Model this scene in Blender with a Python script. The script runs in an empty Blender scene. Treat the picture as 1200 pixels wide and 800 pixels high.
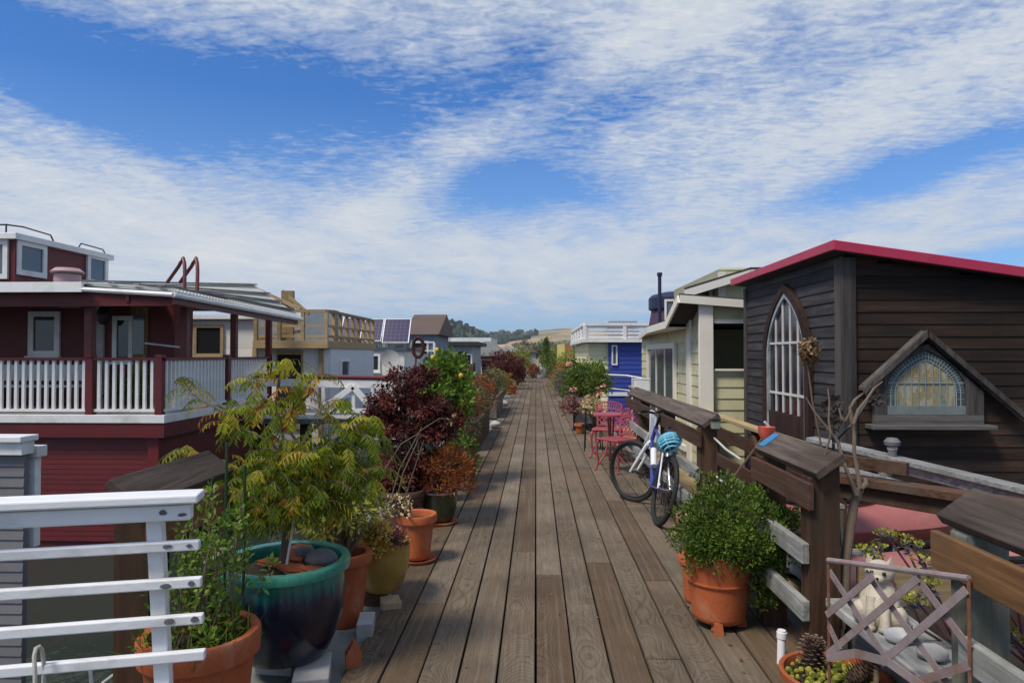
import bpy, math, random
from mathutils import Vector, Matrix, noise
RNG = random.Random(11)
R = math.radians
S = bpy.context.scene
COL = S.collection
def V(*a): return Vector(a[0]) if len(a) == 1 else Vector(a)
U = RNG.uniform

# ------------------------------------------------------------------ camera
EYE = Vector((0, 0, 1.6)); FPX = 800.0
YAW = math.atan(28 / 800); PITCH = math.atan(15 / 800)
cam_d = bpy.data.cameras.new('camera'); cam = bpy.data.objects.new('camera', cam_d); COL.objects.link(cam)
cam_d.sensor_width = 36; cam_d.lens = 24; cam_d.clip_start = 0.05; cam_d.clip_end = 20000
cam.location = EYE; cam.rotation_euler = (R(90) + PITCH, 0, YAW)
S.camera = cam
CM = Matrix.Rotation(YAW, 3, 'Z') @ Matrix.Rotation(PITCH, 3, 'X')
def W(px, py, Y):
    """the point of the place at distance Y along the dock that was measured at (px, py) of the 1200x800 photo"""
    d = CM @ Vector(((px - 600) / FPX, 1, (400 - py) / FPX))
    return EYE + d * (Y / d.y)
def WX(px, py, X):
    d = CM @ Vector(((px - 600) / FPX, 1, (400 - py) / FPX))
    return EYE + d * (X / d.x)

# ------------------------------------------------------------------ materials
def nt(name):
    m = bpy.data.materials.new(name); m.use_nodes = True
    t = m.node_tree; return m, t, t.nodes['Principled BSDF']
def nd(t, kind, **kw):
    n = t.nodes.new(kind)
    for k, v in kw.items():
        if k.startswith('i_'):
            n.inputs[k[2:]].default_value = v
        else: setattr(n, k, v)
    return n
def lk(t, a, b): t.links.new(a, b)
def c4(c): return (c[0], c[1], c[2], 1)
def mixc(t, fac, a, b, mode='MIX'):
    n = t.nodes.new('ShaderNodeMix'); n.data_type = 'RGBA'; n.blend_type = mode
    for s, v in ((n.inputs[0], fac), (n.inputs[6], a), (n.inputs[7], b)):
        if hasattr(v, 'is_linked'): t.links.new(v, s)
        elif isinstance(v, (int, float)): s.default_value = v
        else: s.default_value = c4(v)
    return n.outputs[2]
def mth(t, op, a, b=0.0, c=0.0, clamp=False):
    n = t.nodes.new('ShaderNodeMath'); n.operation = op; n.use_clamp = clamp
    for s, v in zip(n.inputs, (a, b, c)):
        if hasattr(v, 'is_linked'): t.links.new(v, s)
        else: s.default_value = v
    return n.outputs[0]
def ramp(t, fac, stops):
    n = t.nodes.new('ShaderNodeValToRGB'); e = n.color_ramp.elements
    while len(e) < len(stops): e.new(0.5)
    for el, (p, c) in zip(e, stops):
        el.position = p; el.color = c4(c) if not isinstance(c, (int, float)) else (c, c, c, 1)
    t.links.new(fac, n.inputs[0]); return n.outputs[0]
def noise_n(t, vec, scale, detail=5, rough=.55, dist=0, ntype='FBM'):
    n = t.nodes.new('ShaderNodeTexNoise'); n.inputs['Scale'].default_value = scale
    n.inputs['Detail'].default_value = detail; n.inputs['Roughness'].default_value = rough
    n.inputs['Distortion'].default_value = dist
    if vec is not None: t.links.new(vec, n.inputs['Vector'])
    return n.outputs['Fac']
def mapping(t, vec, scale=(1, 1, 1), loc=(0, 0, 0), rot=(0, 0, 0)):
    n = t.nodes.new('ShaderNodeMapping'); n.inputs['Scale'].default_value = scale
    n.inputs['Location'].default_value = loc; n.inputs['Rotation'].default_value = rot
    t.links.new(vec, n.inputs['Vector']); return n.outputs[0]
def bump(t, b, h, strength, dist=.01):
    n = t.nodes.new('ShaderNodeBump'); n.inputs['Strength'].default_value = strength; n.inputs['Distance'].default_value = dist
    t.links.new(h, n.inputs['Height']); t.links.new(n.outputs[0], b.inputs['Normal'])
def objco(t): return t.nodes.new('ShaderNodeTexCoord').outputs['Object']
def attr(t, name='rnd'):
    n = t.nodes.new('ShaderNodeAttribute'); n.attribute_name = name; return n.outputs['Fac']

def mat(name, c, c2=None, rough=.65, scale=6, amount=.7, metal=0, bmp=.15, bscale=40, stretch=(1, 1, 1), rv=.25, coat=0, dirt=None):
    """painted / stone / clay surface: two tones by noise, per piece value, fine bump, worn patches"""
    m, t, b = nt(name); co = mapping(t, objco(t), stretch)
    c2 = c2 or tuple(x * .72 for x in c)
    f = noise_n(t, co, scale, 6, .6)
    f = ramp(t, f, [(.32, 0.0), (.72, 1.0)])
    col = mixc(t, mth(t, 'MULTIPLY', f, amount), c, c2)
    if dirt:
        g = ramp(t, noise_n(t, co, scale * .45, 9, .72, .6), [(.50, 0.0), (.68, 1.0)])
        col = mixc(t, mth(t, 'MULTIPLY', g, .75), col, dirt)
    rr = mth(t, 'MULTIPLY_ADD', attr(t), rv, 1 - rv / 2)
    col = mixc(t, 1.0, col, rr, 'MULTIPLY')
    lk(t, col, b.inputs['Base Color'])
    lk(t, mth(t, 'MULTIPLY_ADD', noise_n(t, co, scale * 3, 4), .25, rough - .12, clamp=True), b.inputs['Roughness'])
    b.inputs['Metallic'].default_value = metal
    if coat: b.inputs['Coat Weight'].default_value = coat; b.inputs['Coat Roughness'].default_value = .1
    if bmp: bump(t, b, noise_n(t, co, bscale, 5, .65), bmp, .01)
    return m
def wood(name, dark, light, axis='y', scale=9, rough=.8, rv=.45, bmp=.5, stain=None, knots=True):
    m, t, b = nt(name)
    st = {'x': (.06, 1, 1), 'y': (1, .06, 1), 'z': (1, 1, .06)}[axis]
    r = attr(t)
    off = nd(t, 'ShaderNodeCombineXYZ'); 
    for i in range(3): lk(t, mth(t, 'MULTIPLY', r, 13.7 + i * 7), off.inputs[i])
    va = nd(t, 'ShaderNodeVectorMath', operation='ADD'); lk(t, objco(t), va.inputs[0]); lk(t, off.outputs[0], va.inputs[1])
    co = mapping(t, va.outputs[0], st)
    f1 = noise_n(t, co, scale * 4, 7, .62, .5)
    f2 = noise_n(t, co, scale * .8, 3, .5, .3)
    f = mth(t, 'ADD', mth(t, 'MULTIPLY', f1, .65), mth(t, 'MULTIPLY', f2, .35))
    col = ramp(t, f, [(.34, dark), (.62, light)])
    if stain:
        g = ramp(t, noise_n(t, va.outputs[0], 2.2, 6, .65), [(.48, 0.0), (.66, 1.0)])
        col = mixc(t, mth(t, 'MULTIPLY', g, .7), col, stain)
    col = mixc(t, 1.0, col, mth(t, 'MULTIPLY_ADD', r, rv, 1 - rv / 2), 'MULTIPLY')
    lk(t, col, b.inputs['Base Color']); b.inputs['Roughness'].default_value = rough
    b.inputs['Specular IOR Level'].default_value = .3
    bump(t, b, f1, bmp, .006)
    return m
def leafm(name, stops, trans=.25, rough=.55):
    """leaf colours spread over the leaves' own random value"""
    m, t, b = nt(name)
    col = ramp(t, attr(t), stops)
    v = mth(t, 'MULTIPLY_ADD', noise_n(t, objco(t), 3.0, 2), .7, .65)
    col = mixc(t, 1.0, col, v, 'MULTIPLY')
    lk(t, col, b.inputs['Base Color']); b.inputs['Roughness'].default_value = rough
    b.inputs['Specular IOR Level'].default_value = .3
    tr = nd(t, 'ShaderNodeBsdfTranslucent'); lk(t, col, tr.inputs['Color'])
    mx = nd(t, 'ShaderNodeMixShader'); mx.inputs[0].default_value = trans
    lk(t, b.outputs[0], mx.inputs[1]); lk(t, tr.outputs[0], mx.inputs[2])
    lk(t, mx.outputs[0], t.nodes['Material Output'].inputs['Surface'])
    return m
def glassm(name, c=(.02, .022, .025), rough=.06):
    m, t, b = nt(name)
    b.inputs['Base Color'].default_value = c4(c); b.inputs['Roughness'].default_value = rough
    b.inputs['Specular IOR Level'].default_value = .7
    bump(t, b, noise_n(t, objco(t), 3, 2), .03, .02)
    return m

# ------------------------------------------------------------------ mesh builder
ORG = {}
class MB:
    def __init__(s): s.v = []; s.f = []; s.r = []; s.uv = None
    def add(s, vs, fs, r=None):
        n = len(s.v); s.v.extend(Vector(v) for v in vs); r = U(0, 1) if r is None else r
        for f in fs: s.f.append(tuple(i + n for i in f)); s.r.append(r)
        return s
    def bx(s, x0, x1, y0, y1, z0, z1, r=None):
        return s.add([(x0, y0, z0), (x1, y0, z0), (x1, y1, z0), (x0, y1, z0), (x0, y0, z1), (x1, y0, z1), (x1, y1, z1), (x0, y1, z1)],
                     [(3, 2, 1, 0), (4, 5, 6, 7), (0, 1, 5, 4), (1, 2, 6, 5), (2, 3, 7, 6), (3, 0, 4, 7)], r)
    def beam(s, p, q, w, h, up=(0, 0, 1), r=None):
        """rectangular bar from p to q, w across, h along 'up'"""
        p, q = Vector(p), Vector(q); d = (q - p).normalized(); up = Vector(up)
        if abs(d.dot(up.normalized())) > .98: up = Vector((0, 1, 0))
        a = d.cross(up).normalized(); u = a.cross(d).normalized(); a *= w / 2; u *= h / 2
        vs = [o + i * a + j * u for o in (p, q) for i, j in ((-1, -1), (1, -1), (1, 1), (-1, 1))]
        return s.add(vs, [(0, 1, 2, 3), (7, 6, 5, 4), (0, 4, 5, 1), (1, 5, 6, 2), (2, 6, 7, 3), (3, 7, 4, 0)], r)
    def tube(s, pts, rad, n=8, r=None, closed=False):
        pts = [Vector(p) for p in pts]; m = len(pts)
        rad = rad if isinstance(rad, (list, tuple)) else [rad] * m
        vs = []; prev = None
        for i, p in enumerate(pts):
            if closed: d = pts[(i + 1) % m] - pts[i - 1]
            else: d = pts[min(i + 1, m - 1)] - pts[max(i - 1, 0)]
            d.normalize()
            if prev is None:
                a = d.orthogonal().normalized()
            else:
                a = (prev - d * prev.dot(d)).normalized()
            prev = a; b = d.cross(a)
            vs += [p + (a * math.cos(k * 2 * math.pi / n) + b * math.sin(k * 2 * math.pi / n)) * rad[i] for k in range(n)]
        fs = []
        for i in range(m if closed else m - 1):
            j = (i + 1) % m
            fs += [(i * n + k, i * n + (k + 1) % n, j * n + (k + 1) % n, j * n + k) for k in range(n)]
        if not closed: fs += [tuple(range(n - 1, -1, -1)), tuple((m - 1) * n + k for k in range(n))]
        return s.add(vs, fs, r)
    def lathe(s, prof, c=(0, 0, 0), n=36, r=None, cap=False, wob=0, sx=1, sy=1):
        c = Vector(c); vs = []
        for j, (rr, z) in enumerate(prof):
            for k in range(n):
                a = 2 * math.pi * k / n
                w = 1 + wob * noise.noise(Vector((math.cos(a), math.sin(a), z * 4)) * 1.5)
                vs.append(c + Vector((rr * w * math.cos(a) * sx, rr * w * math.sin(a) * sy, z)))
        fs = [(j * n + k, j * n + (k + 1) % n, (j + 1) * n + (k + 1) % n, (j + 1) * n + k) for j in range(len(prof) - 1) for k in range(n)]
        if cap: fs += [tuple(range(n - 1, -1, -1)), tuple((len(prof) - 1) * n + k for k in range(n))]
        return s.add(vs, fs, r)
    def ball(s, c, rx, ry=None, rz=None, n=12, m=8, r=None, wob=0, seed=0):
        ry = ry or rx; rz = rz or rx; c = Vector(c); vs = []
        for j in range(m + 1):
            th = math.pi * j / m
            for k in range(n):
                a = 2 * math.pi * k / n; d = Vector((math.sin(th) * math.cos(a), math.sin(th) * math.sin(a), math.cos(th)))
                w = 1 + wob * noise.noise(d * 1.7 + Vector((seed * 3.1, seed, 0)))
                vs.append(c + Vector((d.x * rx, d.y * ry, d.z * rz)) * w)
        fs = [(j * n + k, (j + 1) * n + k, (j + 1) * n + (k + 1) % n, j * n + (k + 1) % n) for j in range(m) for k in range(n)]
        return s.add(vs, fs, r)
    def poly(s, pts, d, r=None):
        """flat outline pts pushed along vector d"""
        pts = [Vector(p) for p in pts]; d = Vector(d); n = len(pts)
        return s.add(pts + [p + d for p in pts], [tuple(range(n)), tuple(range(2 * n - 1, n - 1, -1))] + [(i, (i + 1) % n + 0, (i + 1) % n + n, i + n) for i in range(n)], r)
    def leaf(s, p, d, n, L, w, r=None):
        sd = d.cross(n)
        if sd.length < 1e-4: sd = d.orthogonal()
        sd.normalize(); m = p + d * (L * .45)
        i = len(s.v); s.v += [p, m + sd * w / 2, p + d * L - n * (L * .12), m - sd * w / 2]
        s.f.append((i, i + 1, i + 2, i + 3)); s.r.append(U(0, 1) if r is None else r)
    def xf(s, M, start=0):
        for i in range(start, len(s.v)): s.v[i] = M @ s.v[i]
        return s
    def build(s, name, m, parent=None, loc=None, smooth=False, bevel=0, ang=35):
        o0 = ORG[parent.name] if parent else Vector(loc or (0, 0, 0))
        me = bpy.data.meshes.new(name); me.from_pydata([tuple(v - o0) for v in s.v], [], s.f)
        at = me.attributes.new('rnd', 'FLOAT', 'FACE'); at.data.foreach_set('value', s.r)
        if s.uv:
            ul = me.uv_layers.new(name='UVMap'); ul.data.foreach_set('uv', [x for f in s.f for i in f for x in s.uv[i]])
        me.materials.append(m)
        if smooth:
            me.polygons.foreach_set('use_smooth', [True] * len(me.polygons)); me.set_sharp_from_angle(angle=R(ang))
        me.update()
        o = bpy.data.objects.new(name, me); COL.objects.link(o)
        if parent: o.parent = parent
        else: o.location = o0
        ORG[o.name] = o0
        if bevel:
            b = o.modifiers.new('bevel', 'BEVEL'); b.width = bevel; b.segments = 2; b.limit_method = 'ANGLE'; b.angle_limit = R(40)
        return o

def tag(o, label=None, cat=None, group=None, kind=None):
    if label: o['label'] = label
    if cat: o['category'] = cat
    if group: o['group'] = group
    if kind: o['kind'] = kind
    return o
def thing(name, label, cat, loc=(0, 0, 0), group=None):
    o = bpy.data.objects.new(name, None); COL.objects.link(o); o.location = loc; o.empty_display_size = .1
    ORG[o.name] = Vector(loc); return tag(o, label, cat, group)
def dup(o, parent=None, loc=None, rz=None, label=None):
    c = o.copy(); COL.objects.link(c)
    if parent: c.parent = parent
    if loc is not None: c.location = loc
    if rz is not None: c.rotation_euler = (0, 0, rz)
    if label: c['label'] = label
    for ch in list(o.children): dup(ch, c)
    return c
def rep(o, parent, off):
    """one more copy of a part, shifted"""
    c = o.copy(); COL.objects.link(c); c.parent = parent; c.location = Vector(o.location) + Vector(off); return c

# ------------------------------------------------------------------ plants
def rdir(zmin=-1):
    while True:
        d = Vector((U(-1, 1), U(-1, 1), U(-1, 1)))
        if .05 < d.length < 1 and d.normalized().z >= zmin: return d.normalized()
def clumps(c, rx, ry, rz, k, zmin=-1, inner=.35, seed=0):
    """uneven set of clump centres in an ellipsoid"""
    out = []
    for i in range(k):
        d = rdir(zmin); q = U(inner, 1) ** .6 * (1 + .35 * noise.noise(d * 2.1 + Vector((seed, seed * 2, 5))))
        out.append((Vector(c) + Vector((d.x * rx, d.y * ry, d.z * rz)) * q, d))
    return out
def leaves(mb, cl, n, rc, L, w, up=.4, jit=.8, rlo=0, rhi=1, droop=0):
    for c, d in cl:
        cr = U(rlo, rhi)
        for i in range(n):
            e = rdir(); p = c + e * rc * U(.1, 1) ** .5
            dd = (e * .8 + d * .5 + Vector((0, 0, up - droop)) + rdir() * jit * .6).normalized()
            nn = (d + Vector((0, 0, .7)) + rdir() * .6).normalized()
            mb.leaf(p, dd, nn, L * U(.5, 1.35), w * U(.6, 1.3), max(0, min(1, cr * .55 + U(0, .45))))
def twigs(mb, base, cl, r0, r1, step=1, n=5, bend=.15):
    for c, d in cl[::step]:
        b = Vector(base); m = b.lerp(c, .5) + rdir() * bend * (c - b).length; m.z += .1 * (c - b).length * U(-.2, 1)
        mb.tube([b, b.lerp(m, .55), m, c], [r0, r0 * .8, (r0 + r1) / 2, r1], n)
def bush(name, label, cat, base, c, rad, k, n, rc, L, w, lm, sm, group=None, zmin=-.6, up=.4, inner=.35, crown='foliage', stem='stems', r0=.012, r1=.003, step=2, droop=0, seed=None, trunk=None):
    """a plant that stands at base with a crown of leaf clumps round c"""
    t = thing(name, label, cat, base, group)
    cl = clumps(c, rad[0], rad[1], rad[2], k, zmin, inner, seed if seed is not None else U(0, 50))
    mb = MB(); leaves(mb, cl, n, rc, L, w, up, droop=droop); mb.build(crown, lm, t)
    ms = MB()
    if trunk:
        top = Vector(c) - Vector((0, 0, rad[2] * .5)); b = Vector(base)
        mid = b.lerp(top, .5) + Vector((U(-.05, .05), U(-.05, .05), 0))
        ms.tube([b, mid, top], [trunk, trunk * .8, trunk * .6], 8); twigs(ms, top, cl, trunk * .5, r1, step)
    else: twigs(ms, base, cl, r0, r1, step)
    ms.build(stem, sm, t, smooth=True)
    return t
# ------------------------------------------------------------------ render, sky and sun
S.render.engine = 'CYCLES'
S.view_settings.view_transform = 'Standard'; S.view_settings.look = 'None'
S.view_settings.gamma = 1; S.view_settings.exposure = 0.30; S.view_settings.use_curve_mapping = False
SUN_EL, SUN_AZ = R(56), R(228)                 # azimuth clockwise from the dock's far end: high on the left, a little behind the camera
sd = Vector((math.sin(SUN_AZ) * math.cos(SUN_EL), math.cos(SUN_AZ) * math.cos(SUN_EL), math.sin(SUN_EL)))
sl = bpy.data.lights.new('sun', 'SUN'); so = bpy.data.objects.new('sun', sl); COL.objects.link(so)
sl.energy = 3.0; sl.angle = R(14); sl.color = (1, .90, .76)
so.rotation_euler = (-sd).to_track_quat('-Z', 'Y').to_euler(); so.location = sd * 60

wd = bpy.data.worlds.new('World'); S.world = wd; wd.use_nodes = True; t = wd.node_tree
bg = t.nodes['Background']; bg.inputs['Strength'].default_value = .086
sk = nd(t, 'ShaderNodeTexSky', sky_type='NISHITA'); sk.sun_disc = False
sk.sun_elevation = SUN_EL; sk.sun_rotation = SUN_AZ; sk.altitude = 20; sk.air_density = 1.0; sk.dust_density = .4; sk.ozone_density = 3.0
tc = nd(t, 'ShaderNodeTexCoord'); sp = nd(t, 'ShaderNodeSeparateXYZ'); lk(t, tc.outputs['Generated'], sp.inputs[0])
X_, Y_, Z_ = sp.outputs
zz = mth(t, 'ADD', mth(t, 'MAXIMUM', Z_, 0.0), .07)
pc = nd(t, 'ShaderNodeCombineXYZ'); lk(t, mth(t, 'DIVIDE', X_, zz), pc.inputs[0]); lk(t, mth(t, 'DIVIDE', Y_, zz), pc.inputs[1])
P_ = pc.outputs[0]
az = mth(t, 'ARCTAN2', X_, Y_); el = mth(t, 'ARCSINE', Z_)
def hole(px, py, rx, ry, tilt=0):
    """clear patch between the clouds, by azimuth and elevation"""
    d = (CM @ Vector(((px - 600) / FPX, 1, (400 - py) / FPX))).normalized()
    a0 = math.atan2(d.x, d.y); e0 = math.asin(d.z)
    da = mth(t, 'SUBTRACT', az, a0); de = mth(t, 'SUBTRACT', el, e0); c, s_ = math.cos(tilt), math.sin(tilt)
    a = mth(t, 'ADD', mth(t, 'MULTIPLY', da, c / (rx / FPX)), mth(t, 'MULTIPLY', de, s_ / (rx / FPX)))
    b = mth(t, 'ADD', mth(t, 'MULTIPLY', da, -s_ / (ry / FPX)), mth(t, 'MULTIPLY', de, c / (ry / FPX)))
    q = mth(t, 'ADD', mth(t, 'MULTIPLY', a, a), mth(t, 'MULTIPLY', b, b))
    return mth(t, 'EXPONENT', mth(t, 'MULTIPLY', q, -1.0))
def total(*xs):
    o = xs[0]
    for x in xs[1:]: o = mth(t, 'ADD', o, x)
    return o
warp = noise_n(t, P_, 1.3, 4, .55)
n1 = noise_n(t, mapping(t, P_, (1, .6, 1), (3.2, 1.7, 0), (0, 0, .5)), .9, 3, .5, .4)
n2 = noise_n(t, mapping(t, P_, (1, .7, 1), (1, 0, 4), (0, 0, -.75)), 3.0, 10, .65, .4)
n3 = noise_n(t, mapping(t, P_, (.6, 1.2, 1), (0, 0, 9), (0, 0, .8)), 20, 4, .55, .6)
n4 = noise_n(t, P_, 42, 4, .6)
fade = ramp(t, el, [(.04, 0.0), (.26, 1.0)])
clear = total(mth(t, 'MULTIPLY', hole(275, 125, 215, 68, .10), .42), mth(t, 'MULTIPLY', hole(595, 220, 105, 34, .05), .46),
              mth(t, 'MULTIPLY', hole(20, 45, 90, 45), .30), mth(t, 'MULTIPLY', hole(1090, 192, 130, 20, .22), .42),
              mth(t, 'MULTIPLY', hole(600, 75, 90, 40, .5), .16), mth(t, 'MULTIPLY', hole(470, 35, 100, 25), .10), mth(t, 'MULTIPLY', hole(700, 130, 120, 30, .35), .10), mth(t, 'MULTIPLY', hole(1190, 305, 90, 14), .30),
              mth(t, 'MULTIPLY', hole(620, 385, 300, 16), .22))
thick = total(mth(t, 'MULTIPLY', hole(60, 200, 210, 60, -.35), .22), mth(t, 'MULTIPLY', hole(480, 215, 150, 30, .5), .22),
              mth(t, 'MULTIPLY', hole(1000, 150, 330, 60, .3), .14), mth(t, 'MULTIPLY', hole(760, 10, 300, 60, .1), .14), mth(t, 'MULTIPLY', hole(300, 10, 200, 35, .0), .12), mth(t, 'MULTIPLY', hole(600, 310, 800, 50), .11))
den = total(mth(t, 'MULTIPLY', n1, .30), mth(t, 'MULTIPLY', n2, .58), mth(t, 'MULTIPLY', mth(t, 'MULTIPLY', mth(t, 'SUBTRACT', n3, .5), fade), .48), mth(t, 'MULTIPLY', mth(t, 'MULTIPLY', mth(t, 'SUBTRACT', n4, .5), fade), .20), .25, thick)
den = mth(t, 'SUBTRACT', den, clear)
cov = ramp(t, den, [(.46, 0.0), (.60, .42), (.80, .92), (1.0, 1.0)])
cl_col = ramp(t, den, [(.50, (4.2, 5.1, 6.7)), (.85, (5.9, 6.4, 7.1)), (1.0, (6.9, 7.1, 7.4))])
blue = mixc(t, 1.0, sk.outputs[0], (.40, .84, 1.36), 'MULTIPLY')
hz = ramp(t, el, [(.0, .75), (.10, .35), (.35, 0.0)])
blue = mixc(t, hz, blue, (3.9, 5.3, 7.2))
lk(t, mixc(t, cov, blue, cl_col), bg.inputs['Color'])

# ------------------------------------------------------------------ shared materials
M = {}
M['old'] = wood('weathered_wood', (.042, .036, .030), (.19, .168, .145), 'y', stain=(.05, .06, .04))
M['oldx'] = wood('weathered_wood_x', (.042, .036, .030), (.19, .168, .145), 'x', stain=(.05, .055, .04))
M['cap'] = wood('cap_wood', (.022, .015, .012), (.125, .098, .080), 'y', scale=7, stain=(.055, .038, .028))
M['post'] = wood('post_wood', (.024, .013, .008), (.105, .056, .032), 'z', scale=8, stain=(.04, .03, .022))
M['brown'] = wood('brown_wood', (.030, .014, .009), (.105, .050, .030), 'y', stain=(.075, .055, .042))
M['brownx'] = wood('brown_wood_x', (.032, .017, .011), (.105, .055, .034), 'x', stain=(.085, .065, .048))
M['grey'] = wood('grey_timber', (.10, .10, .095), (.34, .34, .33), 'y', stain=(.12, .13, .10))
M['greyx'] = wood('grey_timber_x', (.09, .095, .095), (.33, .34, .34), 'x', stain=(.12, .13, .11))
M['new'] = wood('new_timber', (.25, .175, .09), (.42, .315, .18), 'y', bmp=.25, stain=(.33, .25, .15))
M['newx'] = wood('new_timber_x', (.24, .165, .085), (.40, .30, .17), 'x', bmp=.25, stain=(.33, .25, .15))
M['newz'] = wood('new_timber_z', (.24, .165, .085), (.40, .30, .17), 'z', bmp=.25)
M['white'] = mat('white_paint', (.80, .80, .79), (.70, .70, .68), .5, 5, bmp=.08, rv=.1, dirt=(.52, .50, .45))
M['wclean'] = mat('white_paint_new', (.80, .81, .82), (.70, .71, .73), .4, 9, bmp=.14, rv=.10, dirt=(.42, .42, .39), stretch=(.4, 1, 1))
M['red'] = mat('dark_red_paint', (.130, .0085, .011), (.088, .006, .008), .55, 4, bmp=.1, rv=.2, dirt=(.060, .013, .012))
M['redp'] = mat('red_post_paint', (.125, .014, .015), (.085, .010, .011), .45, 8, bmp=.1)
M['terra'] = mat('terracotta', (.40, .098, .028), (.29, .064, .020), .8, 5, bmp=.3, bscale=60, dirt=(.44, .26, .17))
M['soil'] = mat('soil', (.035, .022, .014), (.015, .010, .007), .95, 40, bmp=.9, bscale=60)
M['stone'] = mat('pale_stone', (.42, .41, .40), (.28, .27, .27), .8, 9, bmp=.3)
M['dstone'] = mat('dark_stone', (.14, .14, .15), (.07, .07, .075), .75, 14, bmp=.4)
M['black'] = mat('black_metal', (.012, .012, .013), rough=.4, bmp=.05)
M['rubber'] = mat('rubber', (.014, .014, .014), rough=.75, bmp=.3, bscale=120)
M['steel'] = mat('bare_steel', (.45, .45, .46), rough=.3, metal=1, bmp=.05)
M['rust'] = mat('rusty_iron', (.17, .075, .045), (.10, .04, .025), .85, 14, bmp=.4, dirt=(.24, .12, .07))
M['glass'] = glassm('window_glass')
M['glassb'] = glassm('sky_glass', (.10, .12, .14), .08)
M['rope'] = mat('rope', (.55, .53, .48), rough=.9, bscale=200, bmp=.5)
M['stem'] = mat('twig_bark', (.16, .11, .075), (.09, .06, .04), .85, 20, bmp=.4)
M['bark'] = mat('grey_bark', (.17, .125, .09), (.085, .062, .045), .85, 25, bmp=.5, stretch=(1, 1, .3))
M['concrete'] = mat('concrete', (.40, .41, .40), (.28, .29, .28), .9, 8, bmp=.4, dirt=(.17, .18, .15))
L_ = {}
L_['green'] = leafm('green_leaves', [(0, (.024, .055, .007)), (.45, (.070, .130, .014)), (.85, (.16, .22, .028)), (1, (.26, .30, .05))])
L_['bright'] = leafm('bright_leaves', [(0, (.05, .11, .012)), (.5, (.13, .24, .025)), (1, (.30, .38, .06))], .35)
L_['olive'] = leafm('olive_leaves', [(0, (.035, .045, .018)), (.6, (.085, .095, .04)), (1, (.16, .16, .07))])
L_['maple'] = leafm('burgundy_leaves', [(0, (.020, .005, .005)), (.5, (.085, .016, .013)), (.85, (.17, .030, .022)), (1, (.28, .07, .045))], .3)
L_['redm'] = leafm('crimson_leaves', [(0, (.035, .006, .008)), (.6, (.12, .014, .018)), (1, (.20, .05, .03))], .3)
L_['pist'] = leafm('turning_leaves', [(0, (.085, .15, .010)), (.40, (.22, .29, .018)), (.72, (.44, .43, .030)), (.86, (.56, .42, .03)), (.95, (.52, .20, .025)), (1, (.42, .09, .03))], .5)
L_['rusty'] = leafm('orange_leaves', [(0, (.10, .035, .012)), (.5, (.26, .085, .025)), (.85, (.40, .12, .035)), (1, (.42, .20, .10))], .3)
L_['straw'] = leafm('straw_leaves', [(0, (.13, .12, .04)), (.5, (.24, .20, .08)), (1, (.40, .33, .15))], .3)
L_['yel'] = leafm('yellow_leaves', [(0, (.30, .19, .03)), (.5, (.52, .34, .06)), (1, (.70, .52, .16))], .3)
L_['ygreen'] = leafm('yellow_green_leaves', [(0, (.10, .13, .02)), (.5, (.25, .27, .04)), (1, (.46, .42, .08))], .3)
L_['pinkish'] = leafm('pink_succulent', [(0, (.12, .035, .035)), (.6, (.26, .10, .09)), (1, (.50, .34, .28))], .2)
L_['lav'] = leafm('grey_violet_leaves', [(0, (.05, .05, .05)), (.5, (.11, .105, .12)), (1, (.19, .16, .22))], .2)
L_['pale'] = leafm('pale_flowers', [(0, (.40, .30, .12)), (1, (.70, .60, .36))], .2)
L_['rose'] = leafm('pink_petals', [(0, (.60, .22, .20)), (.5, (.78, .42, .38)), (1, (.85, .65, .58))], .3)
L_['dry'] = leafm('dry_seed_heads', [(0, (.13, .075, .035)), (1, (.32, .20, .10))], .2)

# ------------------------------------------------------------------ water, land, hills
m, t, b = nt('bay_water')
b.inputs['Base Color'].default_value = (.022, .034, .028, 1); b.inputs['Roughness'].default_value = .07; b.inputs['Specular IOR Level'].default_value = .22
bump(t, b, noise_n(t, mapping(t, objco(t), (1, .6, 1)), 2.2, 5, .55, .3), .35, .08)
mb = MB(); mb.bx(-5000, 5000, -400, 6000, -1.75, -1.6)
tag(mb.build('water', m), kind='structure')

m, t, b = nt('dry_grass_hill'); co = objco(t)
g = noise_n(t, co, .02, 8, .65); g2 = noise_n(t, co, .006, 6, .6)
c = ramp(t, g, [(.35, (.30, .21, .11)), (.65, (.44, .33, .18))])
c = mixc(t, ramp(t, g2, [(.50, 0.0), (.60, 1.0)]), c, (.11, .12, .06))
lk(t, c, b.inputs['Base Color']); b.inputs['Roughness'].default_value = .95
def ridge(a):                    # ridge height (m) by azimuth
    px = 628 + 800 * math.tan(a)
    h = 66 + 10 * noise.noise(Vector((a * 5, 1.3, 0))) + 5 * noise.noise(Vector((a * 17, 4, 0)))
    h += 14 * math.exp(-((px - 650) / 60) ** 2) - 10 * math.exp(-((px - 585) / 35) ** 2) + 8 * math.exp(-((px - 755) / 50) ** 2)
    return h
def terrain_mesh(name, material, a0, a1, na, r0, r1, nr, hf, bm=.12):
    mb = MB(); vs = []
    for i in range(nr + 1):
        f = i / nr; r = r0 + (r1 - r0) * f
        for j in range(na + 1):
            a = a0 + (a1 - a0) * j / na
            e = f * f * (3 - 2 * f)
            x, y = r * math.tan(a) if abs(a) < 1.3 else 0, r
            z = -2 + hf(a) * e * (1 + bm * noise.noise(Vector((x * .004, y * .004, 3))))
            vs.append((x, y, z))
    fs = [(i * (na + 1) + j, i * (na + 1) + j + 1, (i + 1) * (na + 1) + j + 1, (i + 1) * (na + 1) + j) for i in range(nr) for j in range(na)]
    mb.add(vs, fs); o = mb.build(name, material, smooth=True); return tag(o, kind='structure')
terrain_mesh('hills', m, -1.1, 1.1, 220, 700, 2400, 18, lambda a: ridge(a))
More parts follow.
